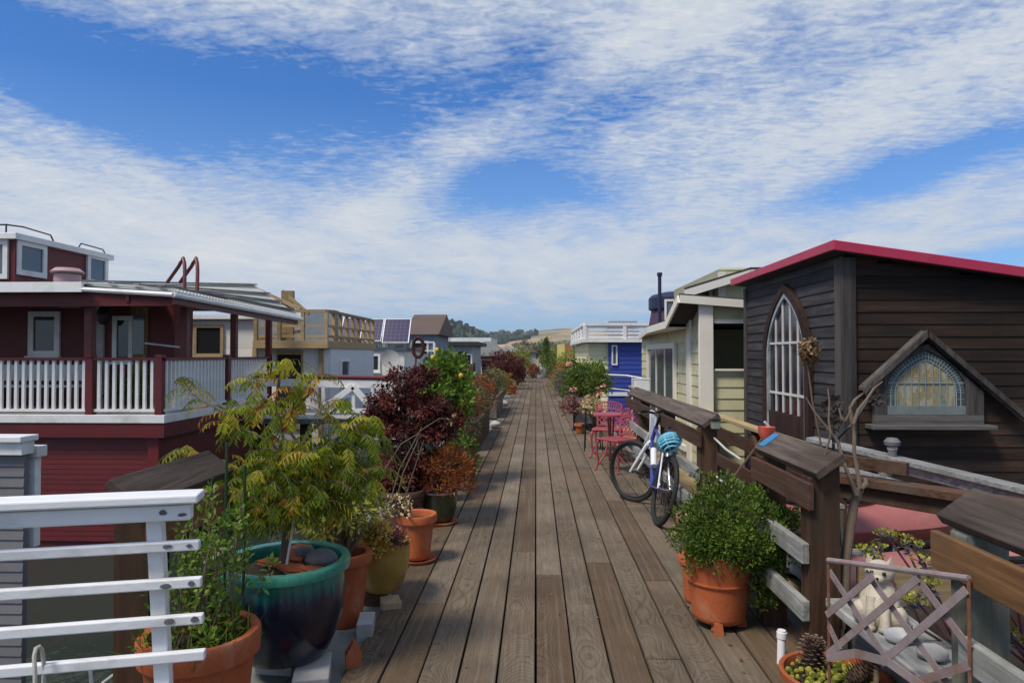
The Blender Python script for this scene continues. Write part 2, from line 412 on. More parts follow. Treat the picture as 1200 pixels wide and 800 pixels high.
m2 = mat('wooded_ground', (.03, .04, .02), (.02, .03, .015), .95, .02, bmp=0)
def fhill(a):
    px = 628 + 800 * math.tan(a)
    return 38 * math.exp(-((px - 515) / 55) ** 4) + 26 * math.exp(-((px - 250) / 190) ** 4) + 6
terrain_mesh('wooded_hill', m2, -1.0, -.06, 90, 600, 1150, 12, lambda a: fhill(a))
L_['far'] = leafm('far_tree_leaves', [(0, (.014, .026, .014)), (1, (.045, .065, .030))], 0)
mb = MB()
def blob(x, y, z, w, h):
    mb.ball((x, y, z + h * .5), w, w, h * .62, 7, 5, wob=.6, seed=U(0, 99))
for i in range(1500):
    a = U(-.95, -.07); f = U(.25, 1); y = 600 + 550 * f; x = y * math.tan(a); e = f * f * (3 - 2 * f)
    z = -3 + fhill(a) * e
    if fhill(a) < 10: continue
    blob(x, y, z, U(4, 8), U(8, 17))
for i in range(900):
    a = U(-.16, .6); f = U(.15, .97); y = 700 + 1700 * f; x = y * math.tan(a); e = f * f * (3 - 2 * f)
    k = noise.noise(Vector((x * .0045, y * .0022, 2)))
    if k < .20 or f > .92: continue
    blob(x, y, -4 + ridge(a) * e, U(7, 15), U(10, 20))
tag(mb.build('distant_woods', L_['far'], smooth=True), 'dark green woods covering the far slopes behind the houseboats', 'woods', kind='stuff')
# small pale houses on the far slope
wallc = [mat('far_wall_%d' % i, c, rough=.8, bmp=0) for i, c in enumerate([(.55, .53, .50), (.40, .36, .30), (.50, .42, .33), (.62, .62, .62)])]
roofc = mat('far_roof', (.16, .11, .09), rough=.9, bmp=0)
for i in range(22):
    a = U(-.10, .09); y = U(760, 1250); x = y * math.tan(a); f = (y - 700) / 1700; z = -2 + ridge(a) * f * f * (3 - 2 * f)
    t_ = thing('hillside_house', 'tiny pale house among trees on the distant golden slope', 'house', (x, y, z - 1), 'houses on the far slope')
    w, d, h = U(5, 9), U(5, 8), U(5, 8)
    MB().bx(x - w, x + w, y - d, y + d, z - 4, z + h).build('wall', wallc[i % 4], t_)
    mr = MB(); mr.poly([(x - w - .6, y - d - .6, z + h), (x + w + .6, y - d - .6, z + h), (x, y - d - .6, z + h + 3)], (0, 2 * d + 1.2, 0)); mr.build('roof', roofc, t_)

# ------------------------------------------------------------------ the dock
m, t, b = nt('dock_boards')
uv = nd(t, 'ShaderNodeUVMap', uv_map='UVMap'); s2 = nd(t, 'ShaderNodeSeparateXYZ'); lk(t, uv.outputs[0], s2.inputs[0])
u, v = s2.outputs[0], s2.outputs[1]; r = attr(t)
def n1d(w, scale, det=2):
    n = nd(t, 'ShaderNodeTexNoise', noise_dimensions='1D'); n.inputs['Scale'].default_value = scale; n.inputs['Detail'].default_value = det
    lk(t, w, n.inputs['W']); return n.outputs['Fac']
vo = mth(t, 'MULTIPLY_ADD', r, 83.0, v)
h = mth(t, 'MULTIPLY_ADD', n1d(vo, .75, 2), .42, -.06)
du = mth(t, 'MULTIPLY_ADD', n1d(mth(t, 'ADD', vo, 40), .35, 2), .30, -.15)
cu = nd(t, 'ShaderNodeCombineXYZ'); lk(t, u, cu.inputs[0]); lk(t, mth(t, 'MULTIPLY', vo, .10), cu.inputs[1]); lk(t, r, cu.inputs[2])
wob = mth(t, 'MULTIPLY_ADD', noise_n(t, cu.outputs[0], 14, 3, .5), .040, -.02)
uu = mth(t, 'ADD', mth(t, 'ADD', u, du), wob)
rad = mth(t, 'SQRT', mth(t, 'ADD', mth(t, 'MULTIPLY', uu, uu), mth(t, 'MULTIPLY', h, h)))
ring = mth(t, 'FRACT', mth(t, 'MULTIPLY', rad, 105.0))
ring = ramp(t, ring, [(0, .0), (.55, .25), (.86, 1.0), (1, .0)])
cs = nd(t, 'ShaderNodeCombineXYZ'); lk(t, mth(t, 'MULTIPLY', u, 1.0), cs.inputs[0]); lk(t, mth(t, 'MULTIPLY', vo, .022), cs.inputs[1]); lk(t, r, cs.inputs[2])
fib = noise_n(t, cs.outputs[0], 190, 6, .65)
fibw = noise_n(t, cs.outputs[0], 40, 4, .6)
cb = nd(t, 'ShaderNodeCombineXYZ'); lk(t, u, cb.inputs[0]); lk(t, mth(t, 'MULTIPLY', vo, .5), cb.inputs[1]); lk(t, mth(t, 'MULTIPLY', r, 9), cb.inputs[2])
blot = noise_n(t, cb.outputs[0], 5, 5, .6)
base = ramp(t, r, [(0, (.128, .082, .045)), (.25, (.175, .128, .082)), (.5, (.190, .150, .105)), (.75, (.135, .089, .051)), (1, (.240, .194, .142))])
col = mixc(t, mth(t, 'MULTIPLY', ramp(t, fib, [(.42, 1.0), (.60, 0.0)]), .45), base, (.060, .046, .036))
rs = mth(t, 'MULTIPLY', ring, mth(t, 'MULTIPLY_ADD', ramp(t, n1d(mth(t, 'MULTIPLY', r, 51.0), 3.0, 0), [(.42, 0.0), (.60, 1.0)]), .40, .10))
col = mixc(t, rs, col, (.036, .024, .016))
col = mixc(t, mth(t, 'MULTIPLY', ramp(t, fibw, [(.50, 0.0), (.72, 1.0)]), .35), col, (.24, .22, .19))
col = mixc(t, mth(t, 'MULTIPLY', ramp(t, blot, [(.50, 0.0), (.70, 1.0)]), .45), col, (.085, .064, .046))
# paired nail heads over each joist and darker board edges
fy = mth(t, 'ABSOLUTE', mth(t, 'SUBTRACT', mth(t, 'FRACT', mth(t, 'DIVIDE', v, .61)), .5)); fy = mth(t, 'MULTIPLY', mth(t, 'SUBTRACT', .5, fy), .61)
fx = mth(t, 'SUBTRACT', mth(t, 'ABSOLUTE', u), .058)
dd = mth(t, 'SQRT', mth(t, 'ADD', mth(t, 'MULTIPLY', fx, fx), mth(t, 'MULTIPLY', fy, fy)))
nail = ramp(t, dd, [(.0045, 1.0), (.0062, 0.0)])
col = mixc(t, mth(t, 'MULTIPLY', nail, .7), col, (.022, .018, .016))
ed = ramp(t, mth(t, 'ABSOLUTE', u), [(.082, 0.0), (.094, 1.0)])
col = mixc(t, mth(t, 'MULTIPLY', ed, .45), col, (.055, .040, .028))
big = noise_n(t, objco(t), .9, 6, .6)
col = mixc(t, 1.0, col, ramp(t, big, [(.32, .66), (.52, 1.0), (.70, 1.18)]), 'MULTIPLY')
fine = noise_n(t, objco(t), 26, 5, .7)
col = mixc(t, mth(t, 'MULTIPLY', ramp(t, fine, [(.60, 0.0), (.74, 1.0)]), .35), col, (.05, .036, .025))
lk(t, col, b.inputs['Base Color']); b.inputs['Roughness'].default_value = .82; b.inputs['Specular IOR Level'].default_value = .25
hh = mth(t, 'SUBTRACT', mth(t, 'MULTIPLY', fib, .8), mth(t, 'MULTIPLY', ring, .4))
bump(t, b, hh, .55, .004)
M['dock'] = m
def boards(mb, x0, n, y0, y1, pitch=.1925, gap=.010, z=0.0, th=.05):
    if mb.uv is None: mb.uv = []
    for i in range(n):
        xa = x0 + i * pitch + gap / 2; xb = xa + pitch - gap; y = y0 - U(0, 3)
        while y < y1:
            L = U(2.6, 5.2); ya, yb = max(y, y0), min(y + L, y1); y += L + .004
            if yb - ya < .05: continue
            zz_ = z + U(-.003, .003); j = U(-.0015, .0015); rr = U(0, 1); xc = (xa + xb) / 2
            mb.bx(xa + j, xb + j, ya, yb, zz_ - th, zz_, rr)
            for q in mb.v[-8:]: mb.uv.append((q.x - xc, q.y))
mb = MB(); boards(mb, -.965, 13, -1.2, 47)
tag(mb.build('dock', m, bevel=.004), kind='structure')
mb = MB()
for y in range(-1, 47): mb.bx(-1.7, 1.72, y * 1.0, y + .07, -.30, -.075)
for x in (-1.55, -.3, .9, 1.6): mb.bx(x, x + .12, -1.2, 47, -.55, -.31)
tag(mb.build('dock_frame', M['old']), kind='structure')
M['edge'] = mat('greened_planks', (.17, .18, .165), (.10, .105, .095), .9, 5, bmp=.5, bscale=25, stretch=(1, .4, 1), dirt=(.075, .085, .060))
for nm, x0 in (('dock_edge', -1.755), ('dock_edge', 1.545)):
    mb = MB()
    for k in range(1 if x0 > 0 else 3):
        y = -1.2
        while y < 47:
            L = U(2.2, 4.5); mb.bx(x0 + k * .262, x0 + k * .262 + .255, y, min(y + L, 47), -.075, -.028 + U(-.003, .003)); y += L + .006
    tag(mb.build(nm, M['edge'], bevel=.005), kind='structure')
# ------------------------------------------------------------------ dock railings: tilted cap board on posts
M['ochre'] = wood('ochre_timber', (.085, .040, .015), (.22, .115, .048), 'y', scale=7, stain=(.10, .06, .03))
M['gpost'] = wood('green_grey_post', (.075, .085, .070), (.19, .205, .175), 'z', scale=7, stain=(.10, .09, .06))
M['bigpost'] = wood('tarred_post', (.020, .010, .006), (.085, .042, .022), 'z', scale=6, stain=(.035, .025, .016))
def dock_rail(label, s, y0, y1, posts, pm, fm, low=(.62, .34), lowm=None, off=0, lo=.05):
    t = thing('dock_railing', label, 'railing', (s * 1.45, (y0 + y1) / 2, 0), 'tilted cap railings along the dock')
    MB().beam((s * 1.412, y0 - .03, 1.062), (s * 1.412, y1, 1.062), .165, .042, (-s * .58, 0, .81)).build('cap', M['cap'], t, bevel=.006)
    MB().bx(min(s * 1.315, s * 1.343), max(s * 1.315, s * 1.343), y0, y1, .845, .975).build('fascia', fm, t, bevel=.004)
    for y, w in posts:
        p = MB(); p.poly([(s * 1.345, y, -.05), (s * 1.47, y, -.05), (s * 1.47, y, 1.078), (s * 1.345, y, .989)][::s], (0, w, 0)); p.build('post', pm, t, bevel=.006)
    for z in low:
        MB().bx(min(s * 1.305, s * 1.343), max(s * 1.305, s * 1.343), y0 + .06, y1 - lo, z - .05, z + .05).build('rail', lowm or M['grey'], t, bevel=.004)
    t.location.x += s * off; return t
dock_rail('dark tilted cap railing behind the bicycle and pink chairs', 1, 5.6, 10.1, [(5.63, .13), (7.3, .12), (8.9, .12)], M['post'], M['brown'])
dock_rail('short brown cap railing behind the green shrub, blue tag on its far end', 1, 3.36, 4.25, [(3.385, .135), (4.1, .12)], M['bigpost'], M['brown'])
dock_rail('nearest cap railing with orange brown side board and pale post', 1, .4, 2.5, [(2.33, .09), (.8, .12)], M['gpost'], M['ochre'], off=.09, lo=.17)
dock_rail('dark cap railing on a tarred post beside the white gate', -1, 2.58, 3.34, [(2.6, .15)], M['bigpost'], M['ochre'], off=.155)

# small things on the railings
tg = MB(); tg.beam((1.402, 4.13, 1.085), (1.402, 4.22, 1.085), .12, .006, (-.58, 0, .81)); 
M['blue'] = mat('blue_label', (.03, .17, .38), (.05, .24, .46), .5, 30, bmp=0)
for q in tg.v: q.x += .0; 
tag(tg.build('label_plate', M['blue'], loc=(1.40, 4.18, 1.05)), 'small bright blue label stuck on the far end of a cap railing', 'label')
M['coral'] = mat('coral_glaze', (.45, .065, .045), (.60, .16, .12), .4, 20, bmp=.05)
b0 = W(859, 560, 4.75); b1 = W(893, 514, 4.6)
t = thing('garden_ornament', 'red cup shaped flower ornament on a thin rod above the cap railing', 'ornament', b0)
MB().tube([b0 + Vector((0, 0, -.75)), b0, b1], .008, 6).build('rod', M['stem'], t)
mb = MB(); mb.lathe([(.005, -.045), (.03, -.04), (.05, 0), (.056, .05), (.048, .05), (.03, .0), (.004, -.02)], b1 + Vector((.03, 0, .03)), 18); mb.build('cup', M['coral'], t, smooth=True)
MB().ball(b1 + Vector((.06, -.01, -.03)), .03, .03, .02).build('petal', mat('pale_pink', (.72, .50, .46)), t, smooth=True)
b0 = W(913, 577, 4.9)
t = thing('fender_buoy', 'round navy blue fender buoy hanging behind the short cap railing', 'buoy', b0)
M['navy'] = mat('navy_vinyl', (.012, .016, .045), (.02, .024, .05), .35, 6, bmp=.05)
MB().ball(b0, .15, .15, .17, 20, 14).build('ball', M['navy'], t, smooth=True)
MB().tube([b0 + Vector((0, 0, .16)), b0 + Vector((-.03, 0, .42)), b0 + Vector((-.1, .0, .5))], .010, 6).build('line', M['rope'], t)
mb = MB()
for (a, c) in (((836, 512), (868, 538)), ((832, 552), (872, 580)), ((830, 583), (862, 604))):
    p, q = W(*a, 5.66), W(*c, 4.9); mb.tube([p, p.lerp(q, .5) + Vector((0, 0, -.015)), q], .009, 6)
tag(mb.build('rope_barrier', M['rope'], loc=W(836, 552, 5.66)), 'three pale grey ropes tied across the gap beside the bicycle post', 'rope')
p = W(838, 497, 5.55)
t = thing('post_lamp', 'small square glass lamp fixed to the post beside the bicycle', 'lamp', p)
MB().bx(p.x - .03, p.x + .03, p.y - .03, p.y + .03, p.z - .035, p.z + .03).build('housing', mat('frosted', (.25, .27, .24)), t, bevel=.004)
MB().bx(p.x - .038, p.x + .038, p.y - .038, p.y + .038, p.z + .031, p.z + .046).build('lid', M['black'], t, bevel=.003)
MB().bx(p.x - .02, p.x + .02, p.y - .02, p.y + .02, p.z - .05, p.z - .036).build('base', M['black'], t)
p = W(762, 500, 7.4)
t = thing('notice_panel', 'narrow pale blue white panel on the railing behind the bicycle handlebar', 'panel', p)
MB().bx(1.275, 1.304, 7.35, 7.75, .56, .97).build('board', mat('pale_panel', (.58, .64, .70), (.48, .55, .62), .4, 10), t, bevel=.008)
MB().bx(1.268, 1.2745, 7.40, 7.70, .61, .92).build('face', mat('panel_face', (.50, .56, .63), (.40, .46, .54), .3, 9), t)

# ------------------------------------------------------------------ pots
def pot(name, label, loc, rt, rb, h, m, rim=.05, lip=.02, group=None, soil=True, saucer=False, sm=None, belly=0, cat='flowerpot', n=44, body='body'):
    t = thing(name, label, cat, loc, group); x, y, z = loc; th = .02
    pr = [(rb * .9, .002), (rb, .012)]
    for i in range(1, 9):
        f = i / 9; pr.append((rb + (rt - rb) * f + belly * math.sin(math.pi * f), h * f * .88))
    if rim: pr += [(rt, h - rim - .004), (rt + lip, h - rim), (rt + lip + .003, h - .012), (rt + lip - .004, h)]
    else: pr += [(rt, h - .01), (rt + lip * .6, h - .002), (rt, h)]
    pr += [(rt - th + .004, h - .004), (rt - th, h - .02), (rt - th - .005, h * .55)]
    z0 = z + (.022 if saucer else 0)
    MB().lathe(pr, (x, y, z0), n).build(body, m, t, smooth=True, ang=50)
    if soil:
        ms = MB(); ms.lathe([(rt - th * .9, h * .86), (rt * .6, h * .88), (.001, h * .90)], (x, y, z0), 24, wob=.02); ms.build('soil', M['soil'], t, smooth=True)
    if saucer:
        MB().lathe([(.001, .0), (rb + .035, .0), (rb + .055, .028), (rb + .046, .028), (rb + .03, .012), (.001, .012)], (x, y, z), n).build('saucer', m, t, smooth=True, ang=50)
    return t
# green shrub and its clay pot
pt = pot('flowerpot', 'large terracotta pot on little clay feet under the bushy green shrub', (1.085, 4.13, .035), .195, .150, .40, M['terra'], rim=0, lip=.02)
for a in (250, 10, 130):
    fx, fy = 1.085 + .13 * math.cos(R(a)), 4.13 + .13 * math.sin(R(a))
    f = MB(); f.poly([(fx - .022, fy - .06, 0), (fx + .022, fy - .06, 0), (fx + .016, fy - .05, .06), (fx - .016, fy - .05, .06)], (0, .07, 0)); f.build('foot', M['terra'], pt, bevel=.006)
f = MB(); f.lathe([(.148, .222), (.190, .228), (.191, .236), (.18, .24)], (1.085, 4.13, .035), 40)
f.build('band', M['terra'], pt, smooth=True)
pot('flowerpot', 'tilted terracotta pot half hidden behind the green shrub pot', (1.045, 4.5, .0), .10, .08, .30, M['terra'])
t = thing('shrub', 'dense bushy green shrub spilling over a terracotta pot', 'shrub', (1.085, 4.13, .40))
cl = clumps((1.20, 4.10, .57), .37, .32, .225, 350, -1, .5, 3)
cl += clumps((1.08, 4.10, .48), .22, .26, .16, 60, -1, .6, 8) + [(Vector((1.33 + U(-.08, .08), 4.0 + U(-.1, .1), U(.18, .45))), Vector((.5, -.5, -.3))) for _ in range(36)]
cl += [(Vector((1.08 + U(-.1, .12), 4.15 + U(-.1, .1), .74 + U(0, .12))), Vector((0, 0, 1))) for _ in range(16)]
mb = MB(); leaves(mb, cl, 44, .052, .026, .013, .5); mb.build('foliage', L_['green'], t)
ms = MB(); twigs(ms, (1.085, 4.13, .40), cl, .008, .002, 3); ms.build('stems', M['stem'], t)

# clay bowl with pine cones
t = thing('planter_bowl', 'wide terracotta bowl of tiny sedum and a driftwood stick near the corner', 'planter', (1.30, 3.05, 0))
MB().lathe([(.12, .0), (.135, .01), (.19, .12), (.212, .175), (.225, .18), (.228, .215), (.218, .22), (.207, .215), (.195, .16)], (1.30, 3.05, 0), 48).build('bowl', M['terra'], t, smooth=True, ang=50)
MB().lathe([(.199, .175), (.12, .185), (.001, .19)], (1.30, 3.05, 0), 30, wob=.03).build('soil', M['soil'], t, smooth=True)
mb = MB()
for i in range(260):
    a, q = U(0, 6.28), U(.02, .19); mb.ball((1.30 + q * math.cos(a), 3.05 + q * math.sin(a), .188 + U(0, .02)), U(.007, .016), n=6, m=4)
mb.build('sedum', L_['ygreen'], t, smooth=True)
MB().tube([(1.20, 2.90, .225), (1.30, 2.88, .215), (1.41, 2.91, .23), (1.44, 2.97, .28)], [.012, .014, .013, .010], 8).build('stick', M['bark'], t, smooth=True)
M['cone'] = mat('pine_cone_scales', (.10, .055, .035), (.05, .028, .020), .8, 30)
M['conetip'] = mat('pine_cone_tips', (.26, .19, .14), (.15, .10, .075), .8, 30)
for lab, c, tilt in (('dark pine cone standing against the post in the clay bowl', (1.235, 3.13, .245), .1), ('black and white scaled pine cone lying in the clay bowl', (1.375, 2.99, .235), .9)):
    t = thing('pine_cone', lab, 'pine cone', c)
    mb = MB(); m2 = MB(); Rm = Matrix.Translation(c) @ Matrix.Rotation(tilt, 4, 'Y')
    mb.ball((0, 0, 0), .035, .035, .06, 10, 8)
    for i in range(90):
        f = i / 90; th_ = i * 2.3999; z = .075 - .14 * f; rr = .062 * math.sin(math.pi * (.12 + .80 * f)) ** .7
        d = Vector((math.cos(th_), math.sin(th_), .55 - .5 * f)).normalized(); p = Vector((0, 0, z)) + d * .018
        mb.leaf(p, d, Vector((0, 0, 1)), rr * .8, .030); q = p + d * rr * .62; m2.leaf(q, d, Vector((0, 0, 1)), rr * .25, .020)
    mb.xf(Rm).build('scales', M['cone'], t); m2.xf(Rm).build('scale_tips', M['conetip'], t)
p0 = (1.33, 3.27, .0)
t = thing('pipe_stub', 'short white plastic pipe stub standing by the shrub pot', 'pipe', (1.27, 3.62, -.02))
MB().tube([(1.27, 3.62, -.02), (1.275, 3.62, .17)], .021, 16).build('tube', M['wclean'], t, smooth=True); MB().tube([(1.275, 3.62, .13), (1.2756, 3.62, .16)], .026, 16).build('collar', M['wclean'], t, smooth=True)

# ------------------------------------------------------------------ rusty trellis across the gap
M['lattice'] = mat('rusted_lilac_paint', (.26, .215, .225), (.18, .14, .14), .75, 14, bmp=.3, dirt=(.19, .075, .038))
A, B = Vector((1.215, 2.9, 0)), Vector((1.385, 2.25, 0)); e = (B - A)
def T(u, z): return A + e * u + Vector((0, 0, z + .078 * u))
nrm = Vector((e.y, -e.x, 0)).normalized() * -1
t = thing('trellis', 'rusty lilac grey metal lattice trellis across the railing gap', 'trellis', T(.5, .3))
MB().tube([T(0, .745), T(1, .805)], .011, 8).build('top_bar', M['lattice'], t, smooth=True)
for u_, z0, z1 in ((.0, .10, .745), (1., .35, .805)):
    MB().tube([T(u_, z0), T(u_, z1)], .006, 6).build('side_rod', M['rust'], t)
segs = [((0, .70), (.48, .43)), ((.30, .735), (.97, .375)), ((.68, .765), (1, .58)), ((0, .52), (.40, .735)), ((0, .36), (.70, .765)), ((.45, .42), (1, .77)), ((.70, .41), (1, .53)), ((.02, .48), (.12, .40))]
for i, ((u0, z0), (u1, z1)) in enumerate(segs):
    k = (i % 2) * .007 * (1 if i < 3 else -1) + (.004 if i < 3 else -.004)
    MB().beam(T(u0, z0) + nrm * k, T(u1, z1) + nrm * k, .004, .027, (0, 0, 1)).build('slat', M['lattice'], t)
pts = [T(0, .345), T(.25, .415), (T(.5, .435)), T(.75, .40), T(1, .37)]
for a, b_ in zip(pts, pts[1:]): MB().beam(a - nrm * .012, b_ - nrm * .012, .004, .032).build('slat', M['lattice'], t)
MB().beam(T(.06, .20), T(.9, .13), .004, .035).build('slat', M['lattice'], t)
MB().beam(T(.06, .20), T(.04, .0), .004, .035).build('slat', M['lattice'], t)

# planter ledge with cat, stones, sedum
def ledge_wood(): return M['grey']
t = thing('planter_box', 'weathered grey and orange timber planter box behind the lattice trellis', 'planter', (1.85, 2.7, -.05))
for nm, b_, m_ in (('front_board', (1.555, 1.60, 2.45, 3.5, .02, .40), M['grey']), ('back_board', (2.15, 2.19, 2.45, 3.5, -.05, .50), M['brown']), ('end_board', (1.60, 2.15, 3.46, 3.5, -.05, .55), M['newx']), ('end_board', (1.60, 2.15, 2.45, 2.49, -.05, .40), M['newx']), ('ledge', (1.375, 1.655, 2.52, 3.32, .404, .444), M['grey'])):
    MB().bx(*b_).build(nm, m_, t, bevel=.005)
MB().bx(1.60, 2.15, 2.49, 3.46, -.05, .36).build('soil', M['soil'], t)
def smooth_skin(name, nodes, edges, m, parent, sub=2, loc=None):
    me = bpy.data.meshes.new(name); o0 = ORG[parent.name]
    me.from_pydata([tuple(Vector(p) - o0) for p, r_ in nodes], edges, [])
    o = bpy.data.objects.new(name, me); COL.objects.link(o); o.parent = parent; ORG[o.name] = o0
    sk_ = o.modifiers.new('skin', 'SKIN')
    for d_, (p, r_) in zip(me.skin_vertices[0].data if me.skin_vertices else [], nodes): d_.radius = (r_, r_)
    su = o.modifiers.new('sub', 'SUBSURF'); su.levels = su.render_levels = sub
    me.materials.append(m); sk_.use_smooth_shade = True; return o
M['cat'] = mat('cream_ceramic', (.52, .47, .38), (.40, .35, .27), .55, 20, bmp=.5, bscale=45, dirt=(.30, .25, .18))
M['ebony'] = mat('glossy_eye', (.01, .01, .01), rough=.1)
c = Vector((1.475, 3.0, .446)); f_ = Vector((-.55, -.83, 0)).normalized(); sd_ = Vector((-f_.y, f_.x, 0))
t = thing('cat_figurine', 'cream ceramic sitting cat figurine behind the rusty trellis', 'figurine', c)
prof = [(.001, 0), (.070, 0), (.084, .02), (.086, .06), (.078, .11), (.062, .155), (.048, .18), (.046, .19)]
mb = MB(); mb.lathe(prof, c, 28, wob=.12)
hd = c + Vector((0, 0, .225)) + f_ * .014
mb.ball(hd, .058, .056, .052, 20, 14); mb.ball(hd + f_ * .045 + Vector((0, 0, -.016)), .026, .026, .02, 12, 8)
for s_ in (-1, 1):
    q = hd + sd_ * (.034 * s_) + Vector((0, 0, .030))
    mb.add([q + sd_ * .020, q - sd_ * .020, q - f_ * .020, q + f_ * .014, q + sd_ * (.012 * s_) + Vector((0, 0, .045))], [(0, 3, 4), (3, 1, 4), (1, 2, 4), (2, 0, 4)])
    mb.tube([c + f_ * .06 + sd_ * (.024 * s_) + Vector((0, 0, .13)), c + f_ * .082 + sd_ * (.026 * s_) + Vector((0, 0, .06)), c + f_ * .10 + sd_ * (.028 * s_) + Vector((0, 0, .015))], [.022, .020, .022], 10)
    mb.ball(c + f_ * .105 + sd_ * (.028 * s_) + Vector((0, 0, .014)), .026, .026, .014, 10, 6)
    mb.ball(c + f_ * .03 + sd_ * (.066 * s_) + Vector((0, 0, .05)), .042, .042, .052, 12, 8)
mb.tube([c - f_ * .06 + Vector((0, 0, .015)), c - f_ * .06 + sd_ * .07 + Vector((0, 0, .015)), c + sd_ * .105 + Vector((0, 0, .016)), c + f_ * .07 + sd_ * .085 + Vector((0, 0, .014))], [.018, .018, .016, .010], 10)
mb.build('body', M['cat'], t, smooth=True, ang=60)
for s_ in (-1, 1): MB().ball(hd + f_ * .050 + sd_ * (.023 * s_) + Vector((0, 0, .008)), .0085, n=10, m=8).build('eye', M['ebony'], t, smooth=True)
MB().ball(hd + f_ * .071 + Vector((0, 0, -.010)), .006, n=8, m=6).build('nose', M['ebony'], t, smooth=True)
for lab, p, rx, ry, rz in (('smooth pale white oval pebble on the planter ledge', (1.462, 2.82, .47), .060, .052, .028), ('rough beige stone at the near end of the planter ledge', (1.50, 2.66, .472), .055, .05, .03)):
    tag(MB().ball(p, rx, ry, rz, 20, 14, wob=.12, seed=rx * 90).build('pebble', mat('pebble_stone', (.60, .60, .59), (.50, .50, .48), .6, 20) if rx > .056 else M['stone'], loc=p, smooth=True), lab, 'stone')
# sedums with dark red stems
M['rstem'] = mat('red_stem', (.16, .045, .06), (.10, .03, .04), .6, 30)
def sedum(label, base, tops):
    t = thing('sedum', label, 'succulent', base, 'yellow flowering sedums behind the trellis')
    ms = MB()
    for p in tops:
        p = Vector(p); mf = MB(); ml = MB(); b_ = Vector(base) + Vector((U(-.05, .05), U(-.05, .05), 0)); m_ = b_.lerp(p, .5) + Vector((U(-.05, .05), U(-.05, .05), -.02))
        ms.tube([b_, m_, p], [.006, .006, .004], 6)
        for i in range(38):
            d = rdir(-.1); q = p + Vector((d.x * .045, d.y * .045, d.z * .018)); mf.leaf(q, rdir(.1), d, .018, .013)
        for i in range(16):
            d = rdir(-.3); ml.leaf(p + Vector((0, 0, -.03)) + d * .012, d, Vector((0, 0, 1)), .04, .018)
        mf.build('flower_head', L_['ygreen'], t); ml.build('rosette', L_['lav'], t)
    ms.build('stems', M['rstem'], t)
q = lambda px, py, Y: W(px, py, Y)
sedum('yellow flowered sedum with dark red stems right of the cat figurine', (1.75, 2.85, .38), [q(1038, 625, 3.0), q(1058, 632, 3.0), q(1070, 638, 2.9), q(1064, 700, 2.75), q(1075, 705, 2.7), q(1088, 685, 2.7), q(1082, 655, 2.8)])
sedum('yellow green sedum trailing under the nearest cap railing', (1.9, 2.5, .38), [q(1152, 692, 2.55), q(1155, 712, 2.5), q(1158, 740, 2.45), q(1180, 745, 2.4), q(1172, 735, 2.4), q(1190, 700, 2.5), q(1170, 700, 2.6)])
sedum('small yellow sedum tuft between the bare tree and the cat', (1.68, 3.32, .38), [q(1013, 642, 3.35), q(1028, 640, 3.35), q(1022, 652, 3.3)])

# ------------------------------------------------------------------ bare little tree, dry seed head, iron flowers
Yt = 3.42
def path(pts, Y): return [W(a, b_, Y + (i * .01)) for i, (a, b_) in enumerate(pts)]
t = thing('bare_tree', 'leafless little tree with knobbly grey limbs beside the brown post', 'tree', W(988, 700, Yt))
MB().tube(path([(985, 735), (989, 690), (991, 655), (996, 620), (1001, 590), (1007, 572)], Yt), [.026, .026, .025, .022, .021, .022], 10).build('trunk', M['bark'], t, smooth=True)
br = [([(1004, 580), (995, 558), (988, 540), (982, 518), (975, 508), (966, 497), (954, 482), (944, 465)], [.015, .012, .011, .011, .009, .007, .006, .004]),
      ([(1008, 572), (1005, 552), (1001, 530), (1001, 505), (998, 490), (996, 478), (1002, 468), (1011, 461)], [.016, .012, .011, .011, .013, .010, .009, .005]),
      ([(997, 482), (991, 505 - 12), (986, 490), (983, 478)], [.008, .007, .006, .005]),
      ([(1000, 497), (1006, 480), (1017, 466), (1024, 455), (1034, 447)], [.010, .010, .008, .007, .004]),
      ([(974, 507), (970, 522), (967, 533)], [.007, .006, .004]), ([(974, 508), (971, 492), (972, 470), (970, 455)], [.007, .006, .005, .004]),
      ([(1009, 572), (1015, 566), (1014, 560)], [.016, .015, .010])]
for pts, rr in br: MB().tube(path(pts, Yt), [x * .82 for x in rr], 7).build('branch', M['bark'], t, smooth=True)
t = thing('iron_flowers', 'cluster of dark rusty metal flowers among the bare branches', 'sculpture', W(978, 520, 3.6))
mb = MB(); mb.tube(path([(985, 640), (978, 560), (976, 500)], 3.6), .007, 6); mb.tube(path([(976, 520), (1000, 495), (1020, 465)], 3.6), .006, 6); mb.build('stalk', M['black'], t)
dk = mat('dark_iron', (.035, .028, .026), (.06, .035, .025), .7, 30, bmp=.3)
for a, b_ in ((978, 470), (968, 476), (982, 487), (977, 497), (1022, 463), (1027, 468), (969, 495)):
    c = W(a, b_, 3.58); mb = MB()
    for k in range(6):
        d = Vector((math.cos(k * 1.047 + a), -.5, math.sin(k * 1.047 + a))).normalized(); mb.leaf(c, d, Vector((0, -1, .2)), .050, .034); mb.leaf(c - Vector((0, .01, 0)), d, Vector((.2, -1, 0)), .034, .026)
    mb.ball(c, .012, n=8, m=6); mb.build('bloom', dk, t)
t = thing('seed_head', 'brown dried round seed head on a tall stalk before the arched window', 'dried flower', W(962, 520, 3.7))
MB().tube(path([(985, 720), (975, 600), (962, 520), (952, 470), (946, 425)], 3.7), [.007, .006, .005, .005, .004], 6).build('stalk', M['stem'], t)
mb = MB(); c = W(948, 412, 3.74)
for i in range(520):
    d = rdir(); p = c + Vector((d.x * .052, d.y * .052, d.z * .075)) * U(.7, 1.05) + Vector((0, 0, .0)); mb.leaf(p, rdir(), d, .022, .014)
